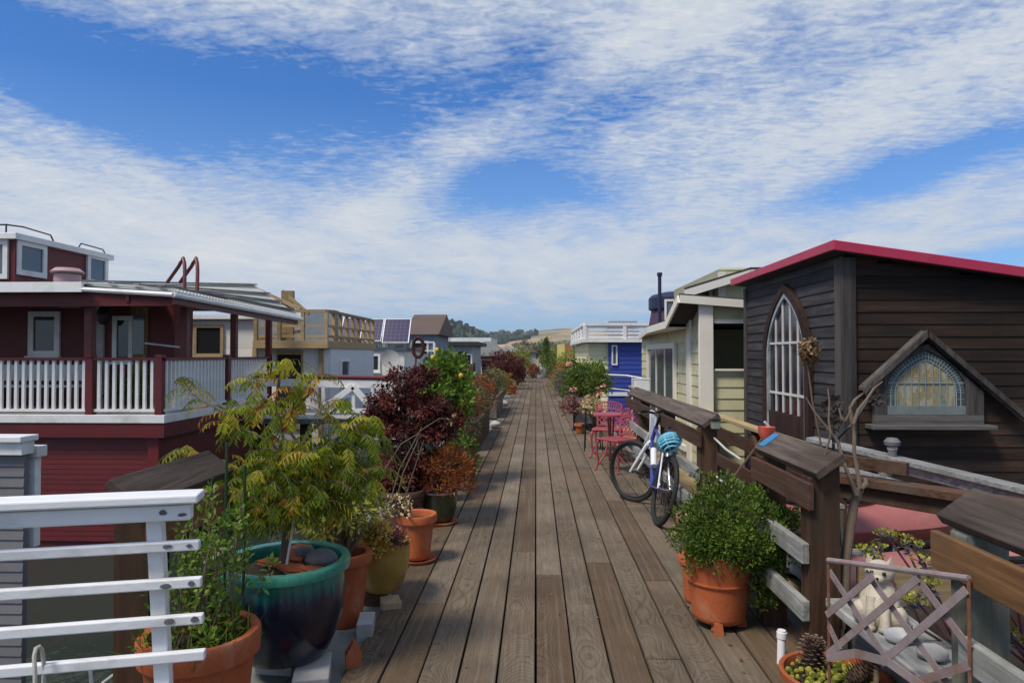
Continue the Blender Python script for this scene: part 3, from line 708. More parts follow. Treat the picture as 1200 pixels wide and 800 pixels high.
for i in range(90):
    d = rdir(); mb.tube([c + Vector((0, 0, -.05)), c + Vector((d.x * .058, d.y * .058, d.z * .08))], .0012, 3)
mb.build('head', L_['dry'], t)

# ------------------------------------------------------------------ pink cast iron chairs and table
M['pink'] = mat('pink_enamel', (.33, .050, .066), (.26, .038, .05), .45, 9, bmp=.12, rv=.15, dirt=(.38, .11, .12))
def make_chair(label, group):
    t = thing('garden_chair', label, 'chair', (0, 0, 0), group); Pk = M['pink']
    mb = MB(); out = [(-.20, -.20), (.20, -.20), (.215, 0), (.19, .19), (-.19, .19), (-.215, 0)]
    mb.poly([(x, y, .425) for x, y in out], (0, 0, .022))
    mb.tube([(x, y, .435) for x, y in out], .014, 8, closed=True); mb.build('seat', Pk, t, bevel=.004)
    bk = MB()
    def bp(u, v): return Vector((u, .19 + .10 * v, .44 + .40 * v))           # u across, v up the back
    arch = [bp(-.17, 0), bp(-.19, .5), bp(-.205, .85), bp(-.15, .955), bp(0, 1.0), bp(.15, .955), bp(.205, .85), bp(.19, .5), bp(.17, 0)]
    bk.tube(arch, .013, 8)
    lo = [bp(-.195, .62), bp(-.1, .70), bp(0, .73), bp(.1, .70), bp(.195, .62)]; bk.tube(lo, .009, 6)
    for k in range(11):
        u = -.17 + .034 * k; bk.beam(bp(u * .95, .68 - abs(u) * .3 + .02), bp(u * 1.1, .985 - abs(u) * .6), .016, .007, (0, 1, 0))
    bk.tube([bp(-.17, .08), bp(.17, .08)], .009, 6)
    for k in range(-3, 5):
        for s_ in (1, -1):
            x0, x1 = s_ * (-.12 + .075 * k - .10), s_ * (-.12 + .075 * k + .10); v0, v1 = .08, .66
            a, b_ = (x0, v0), (x1, v1)
            def clip(a, b_):
                lim = .175
                (xa, va), (xb, vb) = a, b_
                if xa > xb: (xa, va), (xb, vb) = (xb, vb), (xa, va)
                if xb <= -lim or xa >= lim: return None
                if xa < -lim: va += (vb - va) * (-lim - xa) / (xb - xa); xa = -lim
                if xb > lim: vb = va + (vb - va) * (lim - xa) / (xb - xa); xb = lim
                return bp(xa, va), bp(xb, vb)
            c_ = clip(a, b_)
            if c_: bk.beam(c_[0], c_[1], .017, .007, (0, 1, 0))
    bk.build('backrest', Pk, t, smooth=True)
    for sx in (-1, 1):
        for sy in (-1, 1):
            x, y = sx * .18, sy * .175
            MB().tube([(x, y, .43), (x + sx * .030, y + sy * .030, .37), (x + sx * .030, y + sy * .03, .25), (x + sx * .012, y + sy * .015, .12), (x + sx * .03, y + sy * .03, .03), (x + sx * .055, y + sy * .055, .008)], [.020, .022, .016, .013, .013, .016], 8).build('leg', Pk, t, smooth=True)
    MB().tube([(-.17, -.15, .24), (0, 0, .30), (.17, .15, .24)], .007, 6).build('stretcher', Pk, t); MB().tube([(-.17, .15, .24), (0, 0, .285), (.17, -.15, .24)], .007, 6).build('stretcher', Pk, t)
    return t
ch = make_chair('nearer pink cast iron chair turned sideways, next to the bicycle', 'pink cast iron garden chairs')
ch.location = (1.13, 9.45, 0); ch.rotation_euler = (0, 0, math.atan2(-.6, -.8) + R(90))
dup(ch, None, (1.11, 10.75, 0), R(-14), 'farther pink cast iron chair with its lattice back facing the dock behind the table')
t = thing('bistro_table', 'small round pink metal table between the two pink chairs', 'table', (1.10, 10.1, 0))
MB().lathe([(.001, .715), (.25, .715), (.265, .70), (.265, .725), (.25, .733), (.001, .733)], (1.10, 10.1, 0), 40).build('tabletop', M['pink'], t, smooth=True, ang=40)
for k in range(3):
    a = R(90 + 120 * k); d = Vector((math.cos(a), math.sin(a), 0)); c = Vector((1.10, 10.1, 0))
    MB().tube([c + d * .05 + Vector((0, 0, .70)), c + d * .03 + Vector((0, 0, .4)), c + d * .10 + Vector((0, 0, .15)), c + d * .22 + Vector((0, 0, .012))], .014, 8).build('leg', M['pink'], t, smooth=True)

# ------------------------------------------------------------------ bicycle
M['bblue'] = mat('blue_frame_paint', (.04, .06, .26), (.03, .045, .20), .25, 6, bmp=0, coat=.5)
M['bwhite'] = mat('white_frame_paint', (.75, .77, .80), (.68, .70, .74), .25, 6, bmp=0, coat=.5)
bk = thing('bicycle', 'blue and white bicycle leaning on the dark cap railing', 'bicycle', (0, 0, 0))
RW, RF = Vector((0, 0, .335)), Vector((1.05, 0, .335)); BB = Vector((.43, 0, .29)); ST = Vector((.28, 0, .74)); HT, HB = Vector((.79, 0, .86)), Vector((.835, 0, .70))
SM = Matrix.Translation(HT) @ Matrix.Rotation(R(40), 4, (HT - HB).normalized()) @ Matrix.Translation(-HT)
I4 = Matrix.Identity(4)
def wheel(c, Mx):
    ring_ = lambda r_, n=40: [c + Vector((r_ * math.cos(k * 2 * math.pi / n), 0, r_ * math.sin(k * 2 * math.pi / n))) for k in range(n)]
    w = MB().tube(ring_(.312), .0235, 10, closed=True).xf(Mx).build('wheel', M['rubber'], bk, smooth=True)
    MB().tube(ring_(.283), .011, 8, closed=True).xf(Mx).build('rim', M['black'], w, smooth=True)
    sp_ = MB()
    for k in range(28):
        a = k * 2 * math.pi / 28; sp_.tube([c + Vector((.02 * math.cos(a + .6), .025 * (-1) ** k, .02 * math.sin(a + .6))), c + Vector((.28 * math.cos(a), 0, .28 * math.sin(a)))], .0013, 4)
    sp_.xf(Mx).build('spokes', M['steel'], w)
    MB().tube([c + Vector((0, -.05, 0)), c + Vector((0, .05, 0))], .02, 12).xf(Mx).build('hub', M['steel'], w, smooth=True)
wheel(RW, I4); wheel(RF, SM)
fr = MB().tube([BB, HB], .020, 10).tube([HT + Vector((0, 0, -.03)), ST + Vector((0, 0, -.06))], .016, 10).tube([BB, ST], .017, 10).tube([HT, HB], .021, 10)
for s_ in (-1, 1): fr.tube([BB + Vector((0, .03 * s_, 0)), RW + Vector((0, .06 * s_, 0))], .010, 8)
fr.build('frame', M['bblue'], bk, smooth=True)
fs = MB()
for s_ in (-1, 1): fs.tube([ST + Vector((0, .02 * s_, -.06)), RW + Vector((.02, .06 * s_, 0))], .009, 8)
fs.build('seat_stays', M['bwhite'], bk, smooth=True)
fk = MB()
for s_ in (-1, 1):
    cr_ = HB + Vector((.012, .055 * s_, -.05)); fk.tube([cr_ + Vector((0, 0, .02)), cr_.lerp(RF, .5) + Vector((0, .06 * s_, 0)) * .5, RF + Vector((-.01, .06 * s_, 0))], [.021, .019, .013], 10)
fk.tube([HB + Vector((.012, -.06, -.03)), HB + Vector((.012, 0, .0)), HB + Vector((.012, .06, -.03))], .020, 10)
fk.xf(SM).build('fork', M['bwhite'], bk, smooth=True)
hb = MB(); top = HT + Vector((-.03, 0, .11)); hb.tube([HT, top], .016, 8); hb.tube([top, top + Vector((.07, 0, .03))], .015, 8); hc = top + Vector((.07, 0, .03))
hb.tube([hc + Vector((-.06, .30, .04)), hc + Vector((-.01, .12, .02)), hc, hc + Vector((-.01, -.12, .02)), hc + Vector((-.06, -.30, .04))], .013, 8)
hbo = hb.xf(SM).build('handlebar', M['black'], bk, smooth=True)
for s_ in (-1, 1):
    MB().tube([hc + Vector((-.045, .21 * s_, .035)), hc + Vector((-.062, .32 * s_, .041))], .018, 10).xf(SM).build('grip', M['rubber'], hbo, smooth=True)
    MB().tube([hc + Vector((-.02, .17 * s_, .03)), hc + Vector((.05, .20 * s_, .0)), hc + Vector((.06, .27 * s_, .0))], .006, 6).xf(SM).build('brake_lever', M['steel'], hbo, smooth=True)
MB().tube([ST + Vector((.01, 0, -.08)), ST + Vector((-.045, 0, .10))], .014, 10).build('seat_post', M['steel'], bk, smooth=True)
sa = MB(); sc = ST + Vector((-.05, 0, .13))
sa.lathe([(.001, .03), (.07, .027), (.09, .0), (.07, -.035), (.001, -.03)], sc + Vector((-.05, 0, 0)), 20, sx=1.05, sy=.95); sa.tube([sc, sc + Vector((.10, 0, .01)), sc + Vector((.19, 0, .0))], [.055, .032, .018], 12)
sa.build('saddle', M['rubber'], bk, smooth=True)
MB().lathe([(.001, -.004), (.085, -.004), (.088, 0), (.085, .004), (.001, .004)], (0, 0, 0), 28).xf(Matrix.Translation(BB + Vector((0, -.05, 0))) @ Matrix.Rotation(R(90), 4, 'X')).build('chainring', M['steel'], bk)
for s_, a in ((-1, 210), (1, 30)):
    e_ = BB + Vector((.165 * math.cos(R(a)), s_ * .07, .165 * math.sin(R(a)))); p_ = MB()
    p_.beam(BB + Vector((0, s_ * .06, 0)), e_, .012, .024); cr = p_.build('crank', M['steel'], bk, bevel=.003)
    MB().bx(e_.x - .045, e_.x + .045, min(e_.y, e_.y + s_ * .09), max(e_.y, e_.y + s_ * .09), e_.z - .012, e_.z + .012).build('pedal', M['rubber'], cr, bevel=.004)
ch_ = MB(); k_ = [RW + Vector((0, -.05, .045)), BB + Vector((0, -.05, .085)), BB + Vector((.06, -.05, .06)), BB + Vector((.085, -.05, 0)), BB + Vector((0, -.05, -.085)), RW + Vector((.02, -.05, -.09)), RW + Vector((-.04, -.05, -.02))]
ch_.tube(k_, .005, 6, closed=True); ch_.build('chain', M['black'], bk)
bt = MB(); bt.tube([BB + (HB - BB) * .35 + Vector((-.035, 0, .045)), BB + (HB - BB) * .72 + Vector((-.035, 0, .045))], .034, 14); bt.build('bottle', M['bwhite'], bk, smooth=True)
mb = MB(); mb.tube([HT + Vector((.02, .05, .15)), HT + Vector((.13, .06, .16)), HB + Vector((.06, .03, .1)), RF + Vector((-.03, .06, .12))], .004, 6); mb.tube([HT + Vector((.02, -.05, .15)), HT + Vector((.13, -.06, .12)), HT + Vector((-.02, -.02, -.04))], .004, 6); mb.build('cables', M['bwhite'], bk)
bk.location = (1.125, 6.47, 0); bk.rotation_euler = (R(14), 0, R(94.5))
# helmet hung over the saddle's nose, its crown towards the dock
M['aqua'] = mat('light_blue_shell', (.17, .48, .64), (.12, .40, .56), .3, 8, bmp=0, coat=.3)
he = thing('bike_helmet', 'light blue vented cycling helmet hanging behind the bicycle saddle', 'helmet', (0, 0, 0))
mb = MB(); prof = [(.122 * math.cos(a), .115 * math.sin(a)) for a in [R(x) for x in range(-12, 91, 6)]]
prof = prof[:-1] + [(.001, .115)]
MB().lathe([(a * .93, b_ * .93) for a, b_ in prof], (0, 0, 0), 28, sx=1.12, sy=.88).build('liner', M['black'], he, smooth=True)
sh = MB()
for k in range(-3, 4):
    o_ = k * .030; pts = []
    for a in range(4, 177, 8):
        x, z = math.cos(R(a)), math.sin(R(a)); w_ = math.sqrt(max(.02, 1 - (o_ / .108) ** 2)); pts.append((x * .138 * w_, o_, z * .117 * w_ - .0))
    sh.tube(pts, .0128 if k % 2 else .0142, 8)
rm = [(.138 * math.cos(R(a)), .108 * math.sin(R(a)), .0) for a in range(0, 360, 12)]; sh.tube(rm, .013, 8, closed=True)
for a in (50, 90, 130):
    x = math.cos(R(a)) * .138; rr = math.sin(R(a)); sh.tube([(x, .106 * rr * math.cos(R(q_)), .117 * rr * math.sin(R(q_))) for q_ in range(8, 173, 12)], .010, 6)
sh.build('shell', M['aqua'], he, smooth=True)
MB().tube([(.06, .10, 0), (.03, .08, -.09), (0, 0, -.14), (.03, -.08, -.09), (.06, -.10, 0)], .005, 6).build('strap', M['black'], he)
he.location = W(785, 519, 6.50); he.rotation_euler = (R(52), R(-25), R(-25)); he.scale = (.84, .84, .84)

# plant stand, rose planter
t = thing('plant_stand', 'thin black iron plant stand with a dark basin beside the pink table', 'plant stand', (.93, 11.5, 0))
for x, y in ((.80, 11.35), (.84, 11.72), (1.10, 11.35), (1.1, 11.72)): MB().tube([(x, y, 0), (.95 + (x - .95) * .85, 11.53 + (y - 11.53) * .85, .70)], .010, 6).build('leg', M['black'], t)
MB().lathe([(.06, .30), (.19, .36), (.21, .42), (.195, .42), (.17, .37), (.001, .34)], (.97, 11.53, 0), 30).build('basin', M['black'], t, smooth=True)
MB().tube([(.78, 11.36, .70), (1.1, 11.36, .70), (1.1, 11.7, .70), (.78, 11.7, .70)], .010, 6, closed=True).build('top_ring', M['black'], t)
t = thing('planter_box', 'tall grey wooden planter box under the pink rose bush', 'planter', (1.0, 14.8, 0))
for nm, b_ in (('panel', (.82, 1.32, 14.50, 14.53, .0, .70)), ('panel', (.82, 1.32, 15.1, 15.13, .0, .70)), ('panel', (.80, .83, 14.50, 15.13, .0, .70)), ('panel', (1.31, 1.34, 14.50, 15.13, .0, .70))):
    MB().bx(*b_).build(nm, M['grey'], t, bevel=.004)
for x in (.785, 1.325): MB().bx(x, x + .035, 14.47, 14.505, 0, .72).build('corner_post', M['black'], t)
MB().bx(.83, 1.31, 14.53, 15.1, .1, .64).build('soil', M['soil'], t)
rb = bush('rose_bush', 'green rose bush with pale pink blooms in the tall grey planter', 'rose bush', (1.06, 14.8, .64), (1.08, 14.75, 1.0), (.50, .42, .40), 110, 30, .09, .06, .035, L_['green'], M['stem'])
for a, b_, s_ in ((672, 457, 1), (703, 462, 1.0), (707, 453, .8), (685, 475, 1.1), (681, 470, .8), (700, 455, .5), (667, 427, .9), (686, 483, .6)):
    c = W(a, b_, 14.2); mb = MB()
    for i in range(26):
        d = rdir(-.3); mb.leaf(c + d * .015 * s_, (d + Vector((0, -.6, .1))).normalized(), d.cross(Vector((0, 1, .3))), .085 * s_, .075 * s_)
    mb.build('bloom', L_['rose'], rb)
pot('flowerpot', 'small terracotta pot beside the foot of the rose planter', (.90, 13.9, 0), .11, .08, .20, M['terra'])
bush('trailing_plant', 'brown and white trailing plant hanging on the dock side of the rose planter', 'plant', (.82, 14.4, .55), (.72, 14.35, .50), (.20, .2, .22), 40, 20, .06, .05, .03, L_['pinkish'], M['stem'])
bush('flowers', 'pale flowering plant in the black plant stand', 'plant', (.97, 11.53, .40), (.93, 11.5, .72), (.20, .2, .17), 46, 18, .05, .04, .03, L_['pale'], M['stem'])
# ------------------------------------------------------------------ white handrail gate, lower left
G0 = Vector((-1.075, 2.17, 0)); G1 = Vector((-3.3, 1.60, 0)); gd = (G1 - G0).normalized(); gn = Vector((gd.y, -gd.x, 0)); 
if gn.y > 0: gn = -gn
t = thing('handrail_gate', 'white painted slatted handrail gate with black worn patches on its slat ends', 'gate', (-1.7, 2.0, 0))
def gp(u, z, o=0): return G0 + gd * (u - (1.13 - z) * .055) + Vector((0, 0, z)) + gn * o
MB().beam(gp(.0, 1.145), gp(2.2, 1.145), .105, .028).build('top_rail', M['wclean'], t, bevel=.006)
MB().beam(gp(.03, 1.098), gp(2.2, 1.098), .045, .050).build('under_rail', M['wclean'], t, bevel=.006)
for z in (.99, .872, .755, .640, .526, .41, .29):
    MB().beam(gp(.012, z), gp(2.2, z), .028, .031).build('slat', M['wclean'], t, bevel=.004)
for u in (.15, 1.25, 2.1):
    MB().beam(gp(u, 1.072, -.040), gp(u + .0, -.6, -.040), .046, .050, gn).build('post', M['wclean'], t, bevel=.004)
for z, us in ((1.098, (.055, .11)), (.99, (.04, .105)), (.872, (.04, .115)), (.755, (.035, .11))):
    for u in us:
        zo, f_ = U(-.006, .004), (.0142 if z < 1 else .0230); W_, H_ = U(.010, .022), U(.010, .020); mb = MB()
        mb.poly([gp(u + W_ * math.cos(a) * U(.7, 1), z + zo + H_ * .6 * math.sin(a) * U(.7, 1), f_) for a in [R(40 * k) for k in range(9)]], gn * .0022); mb.build('worn_patch', M['dstone'], t)
def cord(label, pts, Y):
    p = path(pts, Y); tag(MB().tube(p, .006, 7).build('cord', M['rope'], loc=p[0], smooth=True), label, 'rope')
cord('white cord looped over the lowest gate slat', [(41, 830), (41, 790), (40, 768), (42, 759), (46, 757), (49, 760), (51, 775), (51, 830)], 1.99)
cord('frayed white cord end hanging below the gate', [(108, 830), (107, 800), (106, 785), (108, 776)], 2.2)
cord('thin white cord sagging beside the tarred post', [(120, 800), (140, 785), (152, 768), (150, 755)], 2.75)

# ------------------------------------------------------------------ potted plants, left
pot('flowerpot', 'big terracotta pot of leggy green herbs behind the white gate', (-1.27, 2.56, .04), .197, .150, .52, M['terra'], rim=.085, lip=.018)
t = thing('herb', 'leggy bright green herb with bare straw coloured stems in the big terracotta pot', 'plant', (-1.27, 2.56, .50))
cl = [];  ms = MB(); mb = MB()
for i in range(62):
    a, q = U(0, 6.28), U(0, .15); b_ = Vector((-1.27 + q * math.cos(a), 2.56 + q * math.sin(a), .49)); h = U(.10, .46) if i > 18 else U(.4, .62)
    e_ = b_ + Vector((U(-.12, .12), U(-.10, .12), h)); m_ = b_.lerp(e_, .5) + Vector((U(-.04, .04), U(-.04, .04), 0)); ms.tube([b_, m_, e_], [.0025, .002, .0012], 4)
    for k in range(4): cl.append((b_.lerp(m_, U(.2, 1)) if U(0, 1) < .35 else m_.lerp(e_, U(.1, 1)), Vector((U(-.5, .5), U(-.5, .5), .6))))
leaves(mb, cl, 9, .032, .030, .015, .4)
for i in range(150):
    a, q = U(0, 6.28), U(.05, .19); p = Vector((-1.27 + q * math.cos(a), 2.56 + q * math.sin(a), .47)); mb.leaf(p, Vector((math.cos(a) * .5 + U(-.4, .4), math.sin(a) * .5 + U(-.4, .4), .8)).normalized(), rdir(), U(.08, .2), .006)
mb.build('foliage', L_['bright'], t); ms.build('stems', M['straw'] if 'straw' in M else M['stem'], t)

m, tt, b = nt('blue_green_glaze'); co = objco(tt); se = nd(tt, 'ShaderNodeSeparateXYZ'); lk(tt, co, se.inputs[0])
dr = noise_n(tt, mapping(tt, co, (1, 1, .05)), 42, 4, .7); dr2 = noise_n(tt, mapping(tt, co, (1, 1, .12)), 11, 3, .6)
hh = mth(tt, 'ADD', se.outputs[2], mth(tt, 'ADD', mth(tt, 'MULTIPLY_ADD', dr, .20, -.10), mth(tt, 'MULTIPLY_ADD', dr2, .10, -.05)))
col = ramp(tt, hh, [(.29, (.006, .007, .022)), (.345, (.007, .018, .045)), (.385, (.010, .095, .095)), (.44, (.020, .20, .15)), (.53, (.055, .28, .19))])
col = mixc(tt, mth(tt, 'MULTIPLY', ramp(tt, dr, [(.62, 0.0), (.72, 1.0)]), .35), col, (.03, .09, .12))
lk(tt, col, b.inputs['Base Color']); b.inputs['Roughness'].default_value = .22; b.inputs['Coat Weight'].default_value = .4; bump(tt, b, dr, .12, .004)
M['glaze'] = m
t = pot('flowerpot', 'huge glazed pot, teal rim running into dark blue, under the turning tree', (-1.29, 3.50, .065), .296, .21, .49, M['glaze'], rim=.05, lip=.028, belly=.035, n=64, soil=False)
MB().lathe([(.262, .42), (.15, .435), (.001, .44)], (-1.29, 3.50, .065), 30, wob=.03).build('soil', M['soil'], t, smooth=True)
for p, rx, lab in (((-1.11, 3.52, .54), .085, 'big round dark speckled stone in the glazed pot'), ((-1.25, 3.66, .53), .060, 'smaller blue grey stone in the glazed pot')):
    tag(MB().ball(p, rx, rx * .8, rx * .62, 20, 14, wob=.10, seed=rx * 70).build('stone', M['dstone'], loc=p, smooth=True), lab, 'stone')
for i, (p, a) in enumerate((((-1.30, 3.62, .525), .3), ((-1.22, 3.42, .515), 1.2), ((-1.12, 3.40, .517), 2.0), ((-1.35, 3.50, .52), 2.6), ((-1.28, 3.70, .53), .9))):
    mb = MB(); pts = []
    for k in range(6): pts.append(Vector((.075 * math.cos(k * 1.05 + a) * U(.7, 1.2), .055 * math.sin(k * 1.05 + a) * U(.7, 1.2), .0)))
    mb.poly(pts, (0, 0, .014)).xf(Matrix.Translation(p) @ Matrix.Rotation(U(-.3, .3), 4, 'X') @ Matrix.Rotation(U(-.3, .3), 4, 'Y'))
    tag(mb.build('pot_shard', M['terra'], loc=p, bevel=.004), 'broken terracotta shard covering the soil of the glazed pot', 'shard', 'terracotta shards in the glazed pot')
def block(name, label, x0, x1, y0, y1, z0, z1, m_, rot=0, cat='block'):
    c = Vector(((x0 + x1) / 2, (y0 + y1) / 2, z0)); mb = MB(); mb.bx(x0, x1, y0, y1, z0, z1); mb.xf(Matrix.Translation(c) @ Matrix.Rotation(rot, 4, 'Z') @ Matrix.Translation(-c))
    return tag(mb.build(name, m_, loc=c, bevel=.006), label, cat)
block('concrete_block', 'white crumbling concrete block under the front of the glazed pot', -1.19, -1.02, 3.22, 3.52, -.03, .062, M['stone'], .25)
block('concrete_block', 'grey concrete block under the back of the glazed pot', -1.42, -1.22, 3.45, 3.75, -.03, .062, M['concrete'], -.1)
block('concrete_block', 'pale concrete block between the glazed pot and the ochre pot', -1.03, -.94, 3.86, 4.05, -.03, .075, M['stone'], .15)
block('wood_block', 'raw yellow timber block under the ochre pot', -.985, -.865, 4.28, 4.42, -.028, .045, M['new'], .35)
block('wood_block', 'dark timber block under the back of the ochre pot', -1.16, -1.0, 4.40, 4.60, -.03, .045, M['brown'])
mb = MB()
mb.lathe([(.0, .0), (.055, .0), (.05, .16), (.0, .16)], (-.93, 3.50, -.03), 12); 
tag(MB().poly([(-.955, 3.47, -.028), (-.90, 3.50, -.028), (-.905, 3.53, .06), (-.935, 3.51, .115), (-.965, 3.48, .06)], (-.02, .05, 0)).build('pot_shard', M['terra'], loc=(-.93, 3.5, -.028), bevel=.006), 'upright terracotta shard wedged beside the glazed pot', 'shard')
block('brick', 'red clay brick lying in front of the glazed pot', -1.20, -1.07, 3.04, 3.17, -.03, .025, M['terra'], .5, 'brick')

# the turning tree with compound leaves
t = thing('potted_tree', 'young tree with drooping yellow green and orange leaves in the glazed pot', 'tree', (-1.235, 3.5, .50))
tr = path([(330, 676), (334, 640), (338, 600), (340, 560), (335, 520)], 3.5); MB().tube(tr, [.024, .021, .019, .017, .014], 10).build('trunk', M['bark'], t, smooth=True)
arms = [[(337, 560), (350, 520), (330, 492), (318, 480), (312, 470)], [(318, 482), (290, 478), (262, 482), (235, 468), (205, 446)], [(330, 490), (350, 474), (366, 458), (372, 440)],
        [(340, 585), (305, 556), (270, 556), (240, 548), (222, 528)], [(338, 560), (375, 530), (405, 505), (432, 490)], [(340, 590), (380, 575), (420, 560), (440, 548)],
        [(338, 545), (320, 520), (290, 505), (265, 497)], [(312, 470), (300, 455), (290, 440)], [(340, 540), (365, 505), (392, 480), (405, 470)], [(345, 560), (370, 560), (395, 590), (420, 610)], [(336, 600), (315, 595), (290, 610)], [(330, 505), (345, 480), (342, 455)], [(322, 486), (328, 440), (331, 425)]]
mb = MB(); anchors = []
for k, a in enumerate(arms):
    dy = U(-.22, .22); pts = [W(x, y, 3.5 + dy * i / (len(a) - 1)) for i, (x, y) in enumerate(a)]; n = len(pts)
    MB().tube(pts, [.011 - .008 * i / (n - 1) for i in range(n)], 7).build('branch', M['bark'], t, smooth=True)
    for i in range(n - 1):
        for _ in range(2 if i == 0 else 4): anchors.append(pts[i].lerp(pts[i + 1], U(0, 1)))
    for _ in range(5): anchors.append(pts[-1])
for i in range(640):
    d = rdir(); q = U(.2, 1) ** .5; anchors.append(W(348, 560, 3.5) + Vector((d.x * .41, d.y * .33, d.z * .22)) * q * (1 + .3 * noise.noise(d * 2.2)))
for i in range(80):
    d = rdir(); q = U(.2, 1) ** .5; anchors.append(W(405, 515, 3.55) + Vector((d.x * .20, d.y * .2, d.z * .14)) * q)
for i in range(18):
    d = rdir(); anchors.append(W(310, 480, 3.5) + Vector((d.x * .20, d.y * .2, d.z * .07)))
ms = MB()
for p in anchors:
    if U(0, 1) < .12 or (p.x > -1.02 and p.z < .86): continue
    a = U(0, 6.28); d = Vector((math.cos(a), math.sin(a), U(.1, 1.0))).normalized(); Lr = U(.09, .17); cr = U(0, 1) ** 1.6
    if p.z > 1.3: cr = min(1, cr + .2)
    pts = []; q = p.copy(); dd = d.copy()
    for k in range(7):
        pts.append(q.copy()); dd = (dd + Vector((0, 0, -.26))).normalized(); q += dd * Lr / 6
    ms.tube(pts, .0014, 3)
    for k in range(1, 7):
        ax = (pts[k] - pts[k - 1]).normalized(); sd_ = ax.cross(Vector((0, 0, 1)))
        if sd_.length < .01: sd_ = Vector((1, 0, 0))
        sd_.normalize()
        for s_ in (-1, 1):
            ld = (sd_ * s_ * .75 + ax * .45 + Vector((0, 0, -.75)) + rdir() * .15).normalized(); mb.leaf(pts[k], ld, (ax + Vector((0, 0, .6))).normalized(), U(.036, .056), .0122, max(0, min(1, cr * .86 + U(-.08, .22))))
mb.build('foliage', L_['pist'], t); ms.build('leaf_stalks', M['stem'], t)
M['gstake'] = mat('green_stake', (.012, .045, .015), (.01, .03, .01), .5, 20, bmp=0)
for a, b_, Y, lab in (((262, 720), (266, 519), 2.75, 'tall dark green plastic plant stake left of the turning tree'), ((285, 700), (287, 545), 2.78, 'second dark green plant stake nearer the trunk'), ((243, 640), (249, 560), 2.8, 'short green plant stake by the tarred railing')):
    p, q = W(a[0], a[1] + 20, Y), W(*b_, Y); tag(MB().tube([p, q], .0065, 6).build('plant_stake', M['gstake'], loc=p), lab, 'stake')
p, q = W(333, 678, 3.44), W(350, 575, 3.42); tag(MB().tube([p, q], .006, 8).build('plant_stake', M['wclean'], loc=p), 'thin white stake leaning beside the trunk in the glazed pot', 'stake')

pot('flowerpot', 'terracotta pot half hidden between the glazed pot and the ochre pot', (-1.16, 4.12, -.03), .145, .105, .44, M['terra'], rim=.06)
bush('shrub', 'leafy green shrub tinged orange behind the glazed pot', 'shrub', (-1.16, 4.12, .36), (-1.20, 4.16, .62), (.22, .20, .22), 90, 16, .06, .05, .020, L_['ygreen'], M['stem'], droop=.5)
M['ochreg'] = mat('ochre_glaze', (.34, .215, .045), (.25, .15, .03), .3, 7, bmp=.08, coat=.25)
pot('flowerpot', 'glossy ochre yellow pot with yellow and pink succulents', (-1.015, 4.5, .05), .180, .115, .325, M['ochreg'], rim=0, lip=.012, belly=.022)
bush('succulent', 'bright yellow succulent spilling over the ochre pot', 'succulent', (-1.09, 4.45, .36), W(441, 630, 4.32), (.085, .07, .13), 54, 16, .024, .034, .017, L_['yel'], M['stem'])
bush('succulent', 'dusky pink succulent at the right of the ochre pot', 'succulent', (-.95, 4.46, .36), (-.95, 4.44, .39), (.11, .10, .065), 52, 14, .028, .034, .017, L_['pinkish'], M['stem'])
pot('flowerpot', 'plain terracotta pot on its saucer beside the ochre pot', (-.925, 5.3, 0), .135, .098, .345, M['terra'], rim=.06, saucer=True)
bush('succulent', 'pale yellow flowering succulent leaning over the terracotta pot with a saucer', 'succulent', (-1.0, 5.28, .33), (-1.04, 5.2, .42), (.14, .13, .10), 30, 7, .03, .024, .018, L_['pale'], M['stem'], step=1)
M['oliveg'] = mat('olive_glaze', (.052, .055, .018), (.032, .034, .012), .25, 6, bmp=.05, coat=.3)
t = pot('flowerpot', 'dark olive glazed pot with a pale rim under the orange plant', (-.92, 6.5, .02), .165, .125, .28, M['oliveg'], rim=0, lip=.012, belly=.016)
MB().lathe([(.160, .272), (.178, .272), (.180, .284), (.163, .286)], (-.92, 6.5, .02), 40).build('rim', M['stone'], t, smooth=True)
MB().lathe([(.001, .0), (.165, .0), (.18, .022), (.17, .022), (.001, .010)], (-.92, 6.5, .001), 36).build('saucer', M['terra'], t, smooth=True)
bush('orange_succulent', 'rust orange feathery plant spilling from the olive pot', 'plant', (-.92, 6.5, .28), (-.80, 6.4, .50), (.26, .24, .26), 150, 24, .05, .055, .010, L_['rusty'], M['stem'])
pot('flowerpot', 'dark clay pot under the burgundy maple', (-1.25, 6.35, -.03), .22, .16, .38, mat('dark_clay', (.10, .05, .035), rough=.8))
t = thing('burgundy_maple', 'dense burgundy laceleaf maple beside the dock boards', 'tree', (-1.25, 6.4, .34))
mb = MB(); ms = MB(); tp = Vector((-1.22, 6.45, .85)); ms.tube([(-1.25, 6.4, .34), (-1.2, 6.42, .6), tp], [.03, .025, .02], 8)
for (px, py, rx, rz) in ((482, 445, .26, .11), (462, 472, .27, .11), (498, 478, .28, .12), (505, 505, .24, .12), (470, 502, .30, .13), (480, 535, .34, .14), (462, 560, .30, .14), (496, 560, .26, .14), (478, 585, .28, .12), (520, 492, .16, .08), (448, 490, .16, .08)):
    c = W(px, py, 6.5); cl = clumps(c, rx, rx, rz, 46, -.5, .3, px); leaves(mb, cl, 46, .060, .042, .020, -.05, droop=.3); twigs(ms, tp, cl, .008, .002, 5, bend=.25)
mb.build('foliage', L_['maple'], t); ms.build('trunk', M['bark'], t, smooth=True)
ms = MB()
t = thing('arching_twigs', 'bare arching twigs drooping from the burgundy maple towards the ochre pot', 'plant', W(470, 610, 5.6))
